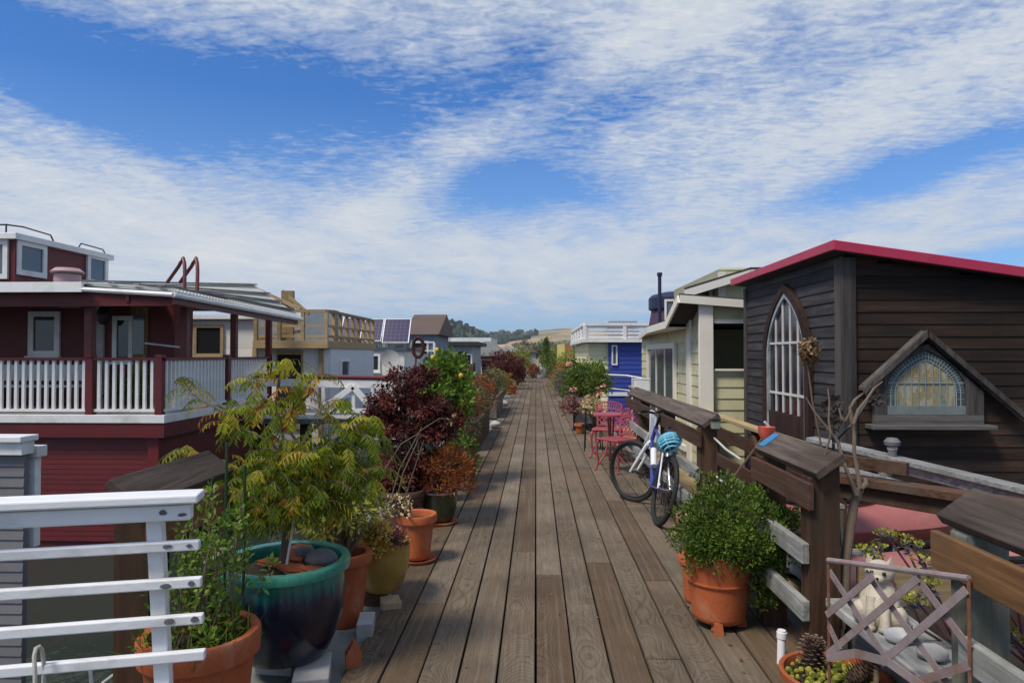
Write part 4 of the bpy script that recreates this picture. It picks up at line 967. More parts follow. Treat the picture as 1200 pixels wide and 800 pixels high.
for pts in ([(455, 595), (468, 550), (492, 505), (515, 490), (530, 492)], [(462, 598), (472, 555), (488, 520), (494, 500)], [(470, 600), (482, 560), (492, 530), (497, 515)], [(448, 555), (470, 520), (490, 508), (500, 512)]): ms.tube(path(pts, 5.6), [.005, .005, .004, .003, .002][:len(pts)], 5)
ms.build('twigs', M['bark'], t); mb = MB(); cl = [(W(*q_, 5.6), Vector((0, 0, .2))) for q_ in ((492, 530), (480, 560), (470, 565), (475, 575), (465, 585), (530, 492))]; leaves(mb, cl, 9, .03, .05, .01); mb.build('foliage', L_['straw'], t)
pot('flowerpot', 'grey pot under the little citrus tree', (-1.22, 8.4, -.03), .2, .15, .36, M['concrete'])
ct = bush('citrus_tree', 'bright green little citrus tree with two yellow fruits', 'tree', (-1.22, 8.4, .33), (-1.12, 8.4, 1.08), (.36, .34, .52), 150, 22, .09, .075, .038, L_['bright'], M['stem'], trunk=.02)
M['lemon'] = mat('lemon_skin', (.62, .42, .03), (.52, .33, .02), .4, 30, bmp=.1)
for a, b_ in ((512, 410), (507, 419), (540, 440)): MB().ball(W(a, b_, 8.05), .027, .027, .032, 14, 10).build('fruit', M['lemon'], ct, smooth=True)
def grass(name, label, base, n, h, spread, w, lm):
    t = thing(name, label, 'plant', base); mb = MB()
    for i in range(n):
        a = U(0, 6.28); q = U(0, .08); p = Vector(base) + Vector((q * math.cos(a), q * math.sin(a), 0)); d = Vector((math.cos(a), math.sin(a), 0)); H = h * U(.6, 1.1); sp_ = spread * U(.3, 1); rr = U(0, 1); prev = None; sd_ = Vector((-d.y, d.x, 0))
        for k in range(6):
            f = k / 5; c = p + d * sp_ * f ** 1.4 + Vector((0, 0, H * (f * 1.5 - .75 * f * f * (1 + sp_)))); ww = w * (1 - f * .9)
            cur = (c - sd_ * ww / 2, c + sd_ * ww / 2)
            if prev: mb.add([prev[0], prev[1], cur[1], cur[0]], [(0, 1, 2, 3)], rr)
            prev = cur
    mb.build('blades', lm, t); return t
pot('flowerpot', 'brown pot of arching grass beside the citrus tree', (-.98, 7.5, 0), .14, .11, .28, M['brown'])
grass('ornamental_grass', 'arching pale green grass in front of the citrus tree', (-.98, 7.5, .24), 150, .50, .34, .014, L_['straw'])
bush('shrub', 'low green shrub at the dock edge behind the orange plant', 'shrub', (-.92, 8.1, 0), (-.88, 8.0, .36), (.20, .24, .30), 80, 20, .06, .05, .028, L_['green'], M['stem'])
bush('shrub', 'dark olive shrub between the grass and the planter boxes', 'shrub', (-1.2, 10.2, 0), (-1.12, 10.0, .45), (.30, .5, .40), 110, 20, .08, .05, .022, L_['olive'], M['stem'])
bush('shrub', 'feathery rust brown shrub over the nearer planter box', 'shrub', (-1.3, 12.0, .2), (-1.25, 11.8, .75), (.36, .6, .32), 110, 22, .09, .06, .012, L_['rusty'], M['stem'])
def planter(label, x0, x1, y0, y1, h, m_):
    t = thing('planter_box', label, 'planter', ((x0 + x1) / 2, (y0 + y1) / 2, 0))
    for nm, b_ in (('panel', (x0, x1, y0, y0 + .04, 0, h)), ('panel', (x0, x1, y1 - .04, y1, 0, h)), ('panel', (x0, x0 + .04, y0 + .04, y1 - .04, 0, h)), ('panel', (x1 - .04, x1, y0 + .04, y1 - .04, 0, h)), ('lip', (x1 - .06, x1 + .02, y0 - .02, y1 + .02, h + .002, h + .03)), ('lip', (x0 - .02, x1 - .062, y0 - .02, y0 + .06, h + .002, h + .03))): MB().bx(*b_).build(nm, m_, t, bevel=.004)
    MB().bx(x0 + .04, x1 - .04, y0 + .04, y1 - .04, 0, h - .05).build('soil', M['soil'], t)
planter('nearer dark weathered planter box along the left dock edge', -1.5, -.98, 11.2, 14.4, .46, M['brown'])
planter('farther dark planter box along the left dock edge', -1.5, -.98, 17.0, 20.4, .50, M['old'])
planter('long planter box at the edge under the big rose and lavender shrubs', 1.0, 1.5, 16.4, 24.0, .42, M['old'])
def ss(label, x, y, z, rx, ry, rz, lm, k=70, n=22, L=.06, w=.03, rc=.1, name='shrub', base=.0, **kw): return bush(name, label, 'shrub', (x, y, base), (x, y, z), (rx, ry, rz), k, n, rc, L, w, L_[lm], M['stem'], **kw)
ss('olive green shrub in the nearer left planter box', -1.2, 13.4, .68, .32, .7, .30, 'olive', base=.4)
ss('rusty brown shrub in the gap between the left planter boxes', -1.25, 15.7, .62, .36, .6, .48, 'rusty')
ss('grey green shrub in the farther left planter box', -1.25, 18.2, .85, .35, .8, .36, 'olive', base=.44)
ss('straw coloured shrub at the far end of the farther left planter box', -1.25, 20.0, .80, .34, .5, .36, 'straw', base=.44)
ss('dark green shrub beyond the farther left planter box', -1.25, 22.6, .55, .42, .9, .5, 'green')
ss('rust coloured shrub before the clay pot of grass', -1.2, 25.2, .48, .40, .7, .42, 'rusty')
for p, r_, lab in (((-.88, 14.75, .08), .13, 'white rounded rock beside the nearer left planter box'), ((-1.0, 21.2, .08), .14, 'pale rock beside the farther left planter box')): tag(MB().ball(p, r_, r_ * .8, r_ * .6, 16, 10, wob=.25, seed=r_ * 40).build('rock', M['stone'], loc=p, smooth=True), lab, 'rock')
pot('flowerpot', 'wide terracotta pot of grass below the crimson maple', (-1.02, 27.6, 0), .27, .2, .34, M['terra'])
grass('grass_tuft', 'fresh green grass tuft in the wide terracotta pot', (-1.02, 27.6, .3), 170, .42, .24, .03, L_['bright'])
bush('crimson_maple', 'round crimson maple tree farther down the left dock edge', 'tree', (-1.5, 31.5, 0), (-1.45, 31.5, .98), (.95, .9, .70), 190, 24, .17, .11, .045, L_['redm'], M['stem'], trunk=.05)
ss('dark purple shrub just past the crimson maple', -.95, 35, .5, .4, .8, .48, 'maple', L=.1, w=.05, rc=.14)
ss('yellow green shrub past the crimson maple', -1.1, 40, 1.05, .8, 1.0, .85, 'ygreen', k=110, L=.12, w=.06, rc=.18)
ss('low rust shrub at the far end of the dock', -.2, 45.5, .5, .5, .7, .45, 'rusty', L=.1, w=.05, rc=.15)
ss('yellow brown shrub on the right dock edge', 1.05, 27, .55, .55, 1.3, .50, 'straw', k=90, L=.09, w=.04, rc=.14)
ss('orange brown shrub beyond the yellow brown one', 1.2, 31, .62, .55, 1.2, .55, 'rusty', k=90, L=.09, w=.04, rc=.14)
ss('grey violet lavender mound on the right dock edge', 1.0, 21.5, .60, .40, 1.1, .46, 'lav', k=100, L=.09, w=.014, rc=.12, base=.36)
ss('dark green shrub between the lavender and the rose bush', 1.1, 18.2, .78, .50, 1.0, .52, 'olive', k=120, L=.07, w=.03, rc=.12, base=.36)
ss('tall leafy green shrub behind the rose bush', 1.35, 17.0, .98, .48, .6, .44, 'green', k=130, L=.08, w=.045, rc=.13, base=.36)
ss('yellow flowered shrub above the far right dock edge', 1.9, 36, 1.0, .8, 1.3, .75, 'ygreen', k=110, L=.12, w=.06, rc=.18)
ss('broad green shrub closing the right side of the far dock', 1.4, 43, .75, .9, 1.3, .7, 'green', k=110, L=.12, w=.06, rc=.18)
for x, y, r_, lab in ((.15, 48.2, .75, 'big grey boulder closing the far end of the dock'), (.95, 48.6, .6, 'smaller grey boulder at the far end of the dock')): tag(MB().ball((x, y, .3), r_, r_ * .7, r_ * .85, 16, 12, wob=.35, seed=r_ * 11).build('boulder', mat('boulder', (.25, .23, .21), (.14, .13, .12), .9, 3, bmp=.6, bscale=9), loc=(x, y, .3), smooth=True), lab, 'boulder')
t = thing('statue', 'small white standing garden statue at the far end of the dock', 'statue', (.33, 46.6, 0))
MB().lathe([(.001, 0), (.22, 0), (.24, .2), (.17, .45), (.20, .6), (.08, .74), (.10, .82), (.09, .92), (.001, .97)], (.33, 46.6, 0), 18, wob=.2).build('figure', M['stone'], t, smooth=True)
t = thing('conifer', 'narrow dark green conifer standing at the far end of the dock', 'tree', (.75, 49.5, -1.2))
MB().tube([(.75, 49.5, -1.2), (.75, 49.5, 2.5)], [.09, .02], 8).build('trunk', M['stem'], t)
mb = MB(); cl = []
for i in range(230):
    f = U(0, 1); a = U(0, 6.28); q = (.62 * (1 - f) + .05) * U(.5, 1.1); cl.append((Vector((.75 + q * math.cos(a), 49.5 + q * math.sin(a), .0 + 2.75 * f)), Vector((math.cos(a), math.sin(a), .2))))
leaves(mb, cl, 16, .12, .12, .04, .1); mb.build('crown', L_['green'], t)
t = thing('ring_sculpture', 'rust red metal ring sculpture on a pole above the burgundy maple', 'sculpture', W(488, 560, 9))
c = W(490, 407, 9.0)
MB().tube([c + Vector((.070 * math.cos(a), 0, .128 * math.sin(a))) for a in [R(k * 10) for k in range(36)]], .024, 8, closed=True).build('ring', mat('red_rust', (.055, .014, .010), (.03, .010, .008), .85, 20, bmp=.4), t, smooth=True)
MB().tube([c + Vector((-.03, 0, -.13)), c + Vector((-.05, 0, -.6)), c + Vector((-.05, .0, -1.7))], .014, 8).build('pole', M['rust'], t)
mb = MB(); mb.beam(c + Vector((-.02, 0, -.02)), c + Vector((.11, 0, .0)), .02, .03); mb.beam(c + Vector((.07, 0, -.05)), c + Vector((.07, 0, .07)), .02, .022); mb.build('bar', M['rust'], t)

mb = MB()
for i in range(330):
    y = U(2.2, 14) ; x = U(-1.5, -.78) if U(0, 1) < .6 else (U(1.0, 1.35) if U(0, 1) < .6 else U(-.9, 1.2)); p = Vector((x, y, .004 if x > -.965 else -.022))
    mb.leaf(p, Vector((U(-1, 1), U(-1, 1), U(0, .25))).normalized(), Vector((U(-.3, .3), U(-.3, .3), 1)).normalized(), U(.015, .045), U(.008, .018))
tag(mb.build('leaf_litter', L_['rusty']), 'small dry leaves and crumbs scattered on the deck below the pots', 'fallen leaves', kind='stuff')
# ------------------------------------------------------------------ houses: helpers
def clap(mb, p0, p1, z0, z1, pitch=.14, lip=.018, lim=None):
    """overlapping boards on the wall from p0 to p1 (x, y); the outside is on the right hand going p0 to p1. lim(z) -> (a, b) fractions along"""
    p0, p1 = Vector((*p0, 0)), Vector((*p1, 0)); d = p1 - p0; n = Vector((d.y, -d.x, 0)).normalized(); z = z0
    while z < z1 - .005:
        h = min(pitch, z1 - z); a, b_ = lim(z + h * .5) if lim else (0, 1)
        if b_ - a > .005:
            A, B_ = p0 + d * a, p0 + d * b_; u0, u1 = Vector((0, 0, z)), Vector((0, 0, z + h))
            mb.add([A + u0, B_ + u0, B_ + n * lip + u0, A + n * lip + u0, A + u1, B_ + u1, B_ + n * .003 + u1, A + n * .003 + u1],
                   [(0, 1, 2, 3), (7, 6, 5, 4), (3, 2, 6, 7), (0, 3, 7, 4), (1, 5, 6, 2)])
        z += pitch
def window(parent, c, wx, wz, nrm, m_frame, m_glass=None, fw=.08, bars=(0, 0), name='window', sill=True, proud=.05):
    """framed window at c on a wall with outward normal nrm; glass set back in the frame, with its bars"""
    c = Vector(c); n = Vector(nrm).normalized(); s = Vector((-n.y, n.x, 0)); up = Vector((0, 0, 1)); mb = MB()
    def bar(a0, a1, z0, z1, dep=proud, o=0):
        P = [c + s * a + up * z for a, z in ((a0, z0), (a1, z0), (a1, z1), (a0, z1))]; mb.poly([p + n * o for p in P], n * dep)
    hx, hz = wx / 2, wz / 2
    bar(-hx - fw, -hx, -hz - fw, hz + fw); bar(hx, hx + fw, -hz - fw, hz + fw); bar(-hx, hx, hz, hz + fw); bar(-hx, hx, -hz - fw, -hz)
    for i in range(1, bars[0] + 1): a = -hx + wx * i / (bars[0] + 1); bar(a - .012, a + .012, -hz, hz, proud * .6)
    for i in range(1, bars[1] + 1): z = -hz + wz * i / (bars[1] + 1); bar(-hx, hx, z - .012, z + .012, proud * .62)
    if sill: bar(-hx - fw - .03, hx + fw + .03, -hz - fw - .05, -hz - fw - .001, proud + .05)
    f = mb.build(name, m_frame, parent)
    g = MB(); P = [c + s * a + up * z + n * .010 for a, z in ((-hx, -hz), (hx, -hz), (hx, hz), (-hx, hz))]; g.poly(P, n * .006)
    g.build('pane', m_glass or M['glass'], f); return f
def slab(mb, corners, th):
    """sloping roof slab from its top corners"""
    return mb.poly(corners, (0, 0, -th))

# ------------------------------------------------------------------ dark shingled houseboat with the pink roof edge
M['char'] = wood('shaded_brown_boards', (.006, .004, .003), (.046, .025, .016), 'x', scale=5, rv=1.2, bmp=.6, stain=(.012, .011, .011))  # brown boards, darkened so the colour carries the front wall's shade
M['chary'] = wood('weathered_black_boards', (.014, .0135, .016), (.070, .066, .072), 'y', scale=6, rv=.8, bmp=.6, stain=(.030, .024, .024))
M['charz'] = wood('dark_trim', (.020, .017, .016), (.090, .078, .074), 'z', scale=6, bmp=.5)
M['charg'] = wood('dark_trim_x', (.040, .037, .037), (.17, .16, .15), 'x', scale=6, bmp=.5)
M['reddoor'] = wood('red_door_wood', (.014, .008, .007), (.050, .024, .018), 'z', scale=6, bmp=.4)
M['ppink'] = mat('magenta_roof_edge', (.46, .022, .075), (.37, .018, .058), .45, 5, bmp=.05, dirt=(.36, .05, .08))
M['roofdk'] = mat('dark_roofing', (.035, .033, .035), (.06, .055, .055), .95, 12, bmp=.5)
hx = W(990, 400, 6.0).x; HY0, HY1 = 6.0, 8.75
t = thing('houseboat', 'dark weathered board houseboat with a magenta roof edge and arched window', 'houseboat', (hx + 2, 7.4, -1.6))
zt = lambda x: 2.46 - .152 * (x - hx)                          # roof falls to the right
XR = hx + 5.2
w_ = MB(); clap(w_, (hx + .005, HY0), (XR, HY0), -.45, 2.50, .105, .011, lambda z: (0, min(1, max(0, (2.48 - z) / .152 / (XR - hx)))))
w_.build('front_wall', M['char'], t)
w_ = MB(); clap(w_, (hx, HY1), (hx, HY0 + .005), -.45, 2.46, .105, .014); w_.build('side_wall', M['chary'], t)
w_ = MB(); w_.poly([(hx + .01, HY0 + .01, -.5), (XR, HY0 + .01, -.5), (XR, HY0 + .01, zt(XR) - .03), (hx + .01, HY0 + .01, 2.42)], (0, HY1 - HY0, 0)); w_.build('core', M['roofdk'], t)
MB().bx(hx - .035, hx + .085, HY0 - .035, HY0 + .002, -.45, 2.435).build('corner_board', M['charz'], t, bevel=.004)
MB().bx(hx - .036, hx - .002, HY0 + .004, HY0 + .12, -.45, 2.435).build('corner_board', M['charz'], t, bevel=.004)
MB().bx(hx - .03, hx + .0, HY1 - .06, HY1 + .03, -.45, 2.43).build('corner_board', M['charz'], t, bevel=.004)
rf = MB(); o_ = .13
slab(rf, [(hx - o_, HY0 - o_, zt(hx - o_) + .07), (XR, HY0 - o_, zt(XR) + .07), (XR, HY1 + .15, zt(XR) + .07), (hx - o_, HY1 + .15, zt(hx - o_) + .07)], .06); rf.build('roof', M['roofdk'], t)
for a, b_, u_ in (((hx - o_ - .02, HY0 - o_ - .012, zt(hx - o_) + .045), (XR, HY0 - o_ - .012, zt(XR) + .045), (0, 0, 1)), ((hx - o_ - .012, HY0 - o_ - .02, zt(hx - o_) + .047), (hx - o_ - .012, HY1 + .17, zt(hx - o_) + .047), (0, 0, 1))):
    MB().beam(a, b_, .024, .085, u_).build('roof_edge', M['ppink'], t, bevel=.006)
MB().bx(hx - .1, XR, HY0 - .1, HY1 + .1, -1.7, -.46).build('hull', M['concrete'], t)
# arched window over a red wood panel, in the side wall
yc, hw = 7.30, .56
def arch(hw_, z0, zs, zp, n=9):
    """pointed arch outline in (y, z): straight sides to zs, then two arcs to the point zp"""
    L = [(-hw_, z0), (-hw_, zs)]
    for i in range(1, n): a = math.pi / 3 * i / n; L.append((.55 * (hw_ - 2 * hw_ * math.cos(a)) - .45 * hw_ * math.cos(a * 1.5), zs + (zp - zs) * math.sin(a) / math.sin(math.pi / 3)))
    return L + [(0, zp)] + [(-y, z) for y, z in reversed(L)]
def atop(L, y):
    for (y0, z0), (y1, z1) in zip(L, L[1:]):
        if y0 <= -abs(y) <= y1 and y1 > y0: return z0 + (z1 - z0) * (-abs(y) - y0) / (y1 - y0)
    return L[0][1]
def ring(outer, inner, fx, d):
    """solid band between two open outlines of the same count"""
    mb = MB(); n = len(outer); P = [fx(*p) for p in outer] + [fx(*p) for p in inner]; d = Vector(d); Q = [p + d for p in P]
    fs = []
    for i in range(n - 1):
        a, b_, c_, e_ = i, i + 1, n + i + 1, n + i; k = 2 * n
        fs += [(a, b_, c_, e_), (a + k, e_ + k, c_ + k, b_ + k), (a, a + k, b_ + k, b_), (e_, c_, c_ + k, e_ + k)]
    fs += [(0, n, n + 2 * n, 2 * n), (n - 1, 3 * n - 1, 4 * n - 1, 2 * n - 1)]
    return mb.add(P + Q, fs)
fx = lambda y, z: Vector((hx - .016, yc - y, z))
ao, ai = arch(hw + .10, .30, 1.57, 2.345), arch(hw, .30, 1.56, 2.26)
f = ring(ao, ai, fx, (-.05, 0, 0)).build('arched_window', M['reddoor'], t)
ring(arch(hw, .30, 1.56, 2.26), arch(hw - .045, .30, 1.55, 2.20), fx, (-.035, 0, 0)).build('inner_frame', mat('faded_blue_trim', (.36, .42, .44), (.25, .29, .31), .6, 8, dirt=(.16, .14, .13)), f)
MB().poly([fx(y, z) for y, z in arch(hw - .045, .98, 1.55, 2.20)], (-.006, 0, 0)).build('pane', glassm('dark_violet_glass', (.018, .016, .026), .08), f)
bars = MB()
for y in (-.31, -.10, .11, .32):
    zt_ = atop(arch(hw - .045, .98, 1.55, 2.20), y) + .01; bars.bx(hx - .036, hx - .0225, yc - y - .011, yc - y + .011, .98, zt_)
for z in (1.18, 1.72): bars.bx(hx - .037, hx - .0222, yc - .51, yc + .51, z - .012, z + .012)
bars.build('glazing_bars', mat('bar_white', (.62, .60, .58), rough=.5), f)
MB().bx(hx - .045, hx - .017, yc - .51, yc + .51, .30, .975).build('lower_panel', M['reddoor'], f, bevel=.004)
# gabled dormer with the stained glass window, in the front wall
cx = W(1099, 450, 5.75).x; zb = W(1099, 500, 5.72).z; zpk = W(1097, 386, 5.7).z
wx0, wx1 = W(1040, 450, 5.72).x, W(1172, 450, 5.72).x; ze = W(1030, 452, 5.7).z
mb = MB()
fz = lambda x, z: Vector((x, HY0 - .018, z))
hw2 = W(1148, 450, 5.75).x - W(1052, 450, 5.75).x; hw2 /= 2; gx = (W(1148, 450, 5.75).x + W(1052, 450, 5.75).x) / 2
fxx = lambda x, z: Vector((gx + x, HY0 - .075, z))
ao = arch(hw2, zb + .08, zb + .27, zb + .63)
# dormer front board with the arched opening cut out
gab = lambda x: zpk - .09 - abs(x - cx) * ((zpk - ze) / (cx - W(1028, 450, 5.7).x))
out = [(wx0 - gx, zb + .08), (wx0 - gx, zb + .29)] + [None] * (len(ao) - 4) + [(wx1 - gx, zb + .29), (wx1 - gx, zb + .08)]
for i in range(2, len(ao) - 2):
    x = ao[i][0] * 1.02; xx = (wx0 - gx) + ((wx1 - gx) - (wx0 - gx)) * (ao[i][0] + hw2) / (2 * hw2); out[i] = (xx, gab(gx + xx))
out[1] = (wx0 - gx, min(gab(wx0), zb + .5)); out[-2] = (wx1 - gx, min(gab(wx1), zb + .5))
dm = ring(out, [(max(-hw2, min(hw2, x)), z) for x, z in ao], fxx, (0, .04, 0)).build('dormer', M['charz'], t)
MB().bx(wx0, wx1, HY0 - .075, HY0 - .035, zb, zb + .0785).build('apron', M['charg'], dm)
for x0, x1 in ((wx0, wx0 + .03), (wx1 - .03, wx1)): MB().bx(x0, x1, HY0 - .034, HY0 - .01, zb, gab(x0 if x0 == wx0 else x1) - .02).build('cheek', M['charz'], dm)
MB().bx(wx0 - .06, wx1 + .06, HY0 - .16, HY0 - .01, zb - .04, zb - .001).build('sill', M['charg'], dm, bevel=.005)
e0, e1, pk = Vector((W(1026, 460, 5.7).x, HY0 - .10, ze - .02)), Vector((W(1225, 500, 5.7).x, HY0 - .10, zpk - (W(1225, 500, 5.7).x - cx) * (zpk - ze) / (cx - W(1028, 450, 5.7).x) * .98)), Vector((cx, HY0 - .10, zpk))
for p, q in ((e0, pk), (e1, pk)):
    mb = MB(); d3 = Vector((0, .09, 0)); dn = Vector((0, 0, -.032)); mb.poly([p, q, q + dn, p + dn], d3); mb.build('dormer_roof', M['charg'], dm, bevel=.004)
    mb = MB(); dn = Vector((0, 0, -.046)); o_ = Vector((0, -.03, -.004)); mb.poly([p + o_, q + o_, q + o_ + dn, p + o_ + dn], (0, .028, 0)); mb.build('barge_board', M['charz'], dm, bevel=.004)
m, tt, b = nt('stained_glass'); co = objco(tt)
vt = nd(tt, 'ShaderNodeSeparateXYZ'); lk(tt, co, vt.inputs[0])
st = noise_n(tt, mapping(tt, co, (1, 1, .45)), 11, 6, .7)
col = ramp(tt, st, [(.34, (.10, .15, .14)), (.44, (.22, .24, .17)), (.50, (.28, .20, .07)), (.56, (.36, .34, .26)), (.66, (.20, .24, .20))])
lk(tt, col, b.inputs['Base Color']); b.inputs['Roughness'].default_value = .4; b.inputs['Specular IOR Level'].default_value = .25; bump(tt, b, noise_n(tt, co, 60, 3), .3, .004)
wn = ring(arch(hw2 - .002, zb + .082, zb + .27, zb + .625), arch(hw2 - .075, zb + .15, zb + .27, zb + .545), lambda x, z: Vector((gx + x, HY0 - .06, z)), (0, .015, 0)).build('stained_glass_window', mat('blue_green_glass', (.045, .075, .08), (.02, .035, .04), .65, 26, dirt=(.11, .19, .17)), t)
MB().poly([Vector((gx + x, HY0 - .057, z)) for x, z in arch(hw2 - .075, zb + .15, zb + .27, zb + .545)], (0, .006, 0)).build('pane', m, wn)
mb = MB()
mb.bx(gx - hw2, gx + hw2, HY0 - .067, HY0 - .043, zb + .082, zb + .155)
mb.build('lower_rail', mat('pale_blue_rail', (.17, .20, .20), (.09, .11, .11), .7, 16), wn)
mb = MB()
for k in range(-4, 5):
    x = k * hw2 * .18; zz_ = atop(arch(hw2 - .075, zb + .15, zb + .27, zb + .545), x); mb.bx(gx + x - .004, gx + x + .004, HY0 - .0645, HY0 - .0575, zb + .15, zz_)
mb.bx(gx - hw2 * .97, gx + hw2 * .97, HY0 - .066, HY0 - .0575, zb + .345, zb + .355)
for ii, (ra, rb_) in enumerate(((.0, .0), (.036, .036))):
    pts = arch(hw2 - .075 + ra, zb + .15, zb + .27, zb + .545 + ra); mb.tube([Vector((gx + x, HY0 - .062, z)) for x, z in pts], .0045, 5)
pts = arch(hw2 - .04, zb + .15, zb + .27, zb + .585)
for i in range(1, len(pts) - 1):
    for q_ in (0, .5):
        x = pts[i][0] * (1 - q_) + pts[i + 1][0] * q_; z = pts[i][1] * (1 - q_) + pts[i + 1][1] * q_; dx = Vector((x, 0, z - zb - .29)).normalized() if z > zb + .3 else Vector((1 if x > 0 else -1, 0, 0)); mb.tube([Vector((gx + x, HY0 - .062, z)) - dx * .035, Vector((gx + x, HY0 - .062, z)) + dx * .032], .0035, 4)
mb.build('lead_lines', mat('lead', (.20, .24, .25), (.24, .28, .27), .75, 20), wn)

# gangways and rails before the dark house
p, q = W(950, 514, 5.5), W(1215, 577, 4.35)
t = thing('gangway', 'weathered grey timber gangway sloping down beside the dark houseboat', 'gangway', (p + q) / 2 + Vector((0, 0, -1)))
dz = Vector((0, 0, -1)); q2 = q + (q - p) * .35
MB().beam(p, q2, .14, .035).build('handrail', M['greyx'], t, bevel=.004)
MB().beam(p + dz * .055, q2 + dz * .055, .04, .07).build('under_rail', M['greyx'], t, bevel=.004)
MB().beam(p + dz * .19 + Vector((0, .02, 0)), q2 + dz * .19 + Vector((0, .02, 0)), .03, .09).build('side_board', M['greyx'], t, bevel=.004)
for f in (.02, .40, .78, 1.18):
    c = p.lerp(q, f); MB().beam(c + dz * .035 + Vector((0, .05, .03)), c + dz * 1.0 + Vector((0, .05, 0)), .07, .07).build('post', M['greyx'], t, bevel=.004)
MB().beam(p + dz * .98 + Vector((0, .40, 0)), q2 + dz * .98 + Vector((0, .40, 0)), .9, .05).build('deck', M['greyx'], t)
c = p.lerp(q, .42) + Vector((0, 0, .03)); t2 = thing('solar_lamp', 'small round dark cap lamp standing on the grey gangway handrail', 'lamp', c)
MB().lathe([(.03, -.02), (.028, .06), (.05, .065), (.055, .09), (.035, .115), (.001, .12)], c, 18).build('body', M['dstone'], t2, smooth=True); MB().lathe([(.032, .03), (.034, .035), (.034, .05), (.032, .055)], c, 18).build('band', M['stone'], t2)
p, q = W(968, 557, 4.35), W(1215, 594, 3.55)
t = thing('gangway_railing', 'dark brown timber rail running right from the tarred post', 'railing', (p + q) / 2 + Vector((0, 0, -.6))); q2 = q + (q - p) * .4
MB().beam(p, q2, .13, .05).build('handrail', M['brownx'], t, bevel=.005)
MB().beam(p + dz * .075, q2 + dz * .075, .04, .09).build('under_board', M['brownx'], t, bevel=.005)
MB().beam(p + Vector((0, .02, .105)), p.lerp(q, .45) + Vector((0, .02, .105)), .04, .07).build('upper_board', M['brownx'], t)
for f in (.06, .78, 1.25):
    c = p.lerp(q, f); MB().beam(c + dz * .03, c + dz * 1.1, .09, .09).build('post', M['brownx'], t, bevel=.004)
# kayaks on a low float
t = thing('landing_stage', 'low grey timber landing stage under the pink kayaks', 'landing stage', (2.6, 4.6, -1.6))
MB().bx(1.9, 4.4, 3.6, 5.7, -.02, .058).build('frame', M['greyx'], t)
for x in (2.0, 4.2):
    for y in (3.7, 5.5): MB().bx(x, x + .12, y, y + .12, -2.2, -.021).build('pile', M['bigpost'], t)
mb = MB()
for k in range(12): mb.bx(1.9, 4.4, 3.6 + k * .176, 3.6 + k * .176 + .168, .06, .10)
mb.build('deck_boards', M['greyx'], t)
M['kayak'] = mat('faded_pink_plastic', (.40, .135, .125), (.34, .11, .105), .38, 4, bmp=.03, dirt=(.46, .19, .17))
def kayak(label, c, L, rz, m_, group='pink kayaks on the float'):
    t = thing('kayak', label, 'kayak', c, group); mb = MB(); n = 24; Mx = Matrix.Translation(c) @ Matrix.Rotation(rz, 4, 'Z'); vs = []
    for i in range(n + 1):
        f = i / n * 2 - 1; w = .31 * max(0, 1 - abs(f) ** 2.6) ** .7 + .006; hz_ = .05 * abs(f) ** 3
        for k in range(16):
            a = k * 2 * math.pi / 16; vs.append(Vector((f * L / 2, w * math.cos(a), .17 + hz_ + (.17 * math.sin(a) * (.25 + .75 * (w / .31))))))
    fs = [(i * 16 + k, i * 16 + (k + 1) % 16, (i + 1) * 16 + (k + 1) % 16, (i + 1) * 16 + k) for i in range(n) for k in range(16)]
    mb.add(vs, fs); mb.xf(Mx).build('hull', m_, t, smooth=True)
    MB().tube([Mx @ Vector((.42 * math.cos(a) - .1, .20 * math.sin(a), .345)) for a in [R(k * 15) for k in range(24)]], .022, 8, closed=True).build('cockpit_rim', M['rubber'], t, smooth=True)
    MB().tube([Mx @ Vector((L * .40, -.04, .31)), Mx @ Vector((L * .43, 0, .335)), Mx @ Vector((L * .40, .04, .31))], .010, 6).build('handle', M['rubber'], t)
kayak('faded pink kayak seen between the tarred post and the bare tree', Vector((2.05, 4.75, .30)), 2.3, R(10), M['kayak'])
kayak('second faded pink kayak lower behind the lattice trellis', Vector((2.75, 4.15, .105)), 2.4, R(8), mat('pale_pink_plastic', (.48, .20, .19), (.42, .17, .165), .4, 4, bmp=.03))
for x in (1.55, 2.3): 
    pass
t = thing('kayak_rack', 'dark timber rack carrying the upper pink kayak', 'rack', (2.05, 4.75, .10))
for x in (1.45, 2.7):
    MB().beam((x, 4.35 + (x - 2.05) * .17, .26), (x, 5.15 + (x - 2.05) * .17, .26), .07, .07).build('bearer', M['brown'], t)
    for y in (4.45, 5.05): MB().beam((x, y + (x - 2.05) * .17, .224), (x, y + (x - 2.05) * .17, -1.3 if x < 1.9 else .105), .07, .07).build('leg', M['brown'], t)
for a, lab in ((983, 'left one of two small white cone fittings on the upper kayak'), (994, 'right one of two small white cone fittings on the upper kayak')):
    c = W(a, 583, 4.62); tag(MB().lathe([(.032, -.05), (.026, -.045), (.012, .03), (.006, .035), (.001, .036)], c, 16).build('boat_fitting', M['wclean'], loc=c, smooth=True), lab, 'fitting')
p = W(978, 620, 4.0)
t = thing('mooring_bracket', 'grey weathered timber end post beside the tarred post', 'post', p)
MB().bx(p.x - .05, p.x + .03, p.y - .05, p.y + .05, p.z - 1.2, p.z + .13).build('post', M['gpost'], t, bevel=.004); MB().bx(p.x - .055, p.x + .035, p.y - .055, p.y + .055, p.z + .131, p.z + .15).build('cap', M['grey'], t)

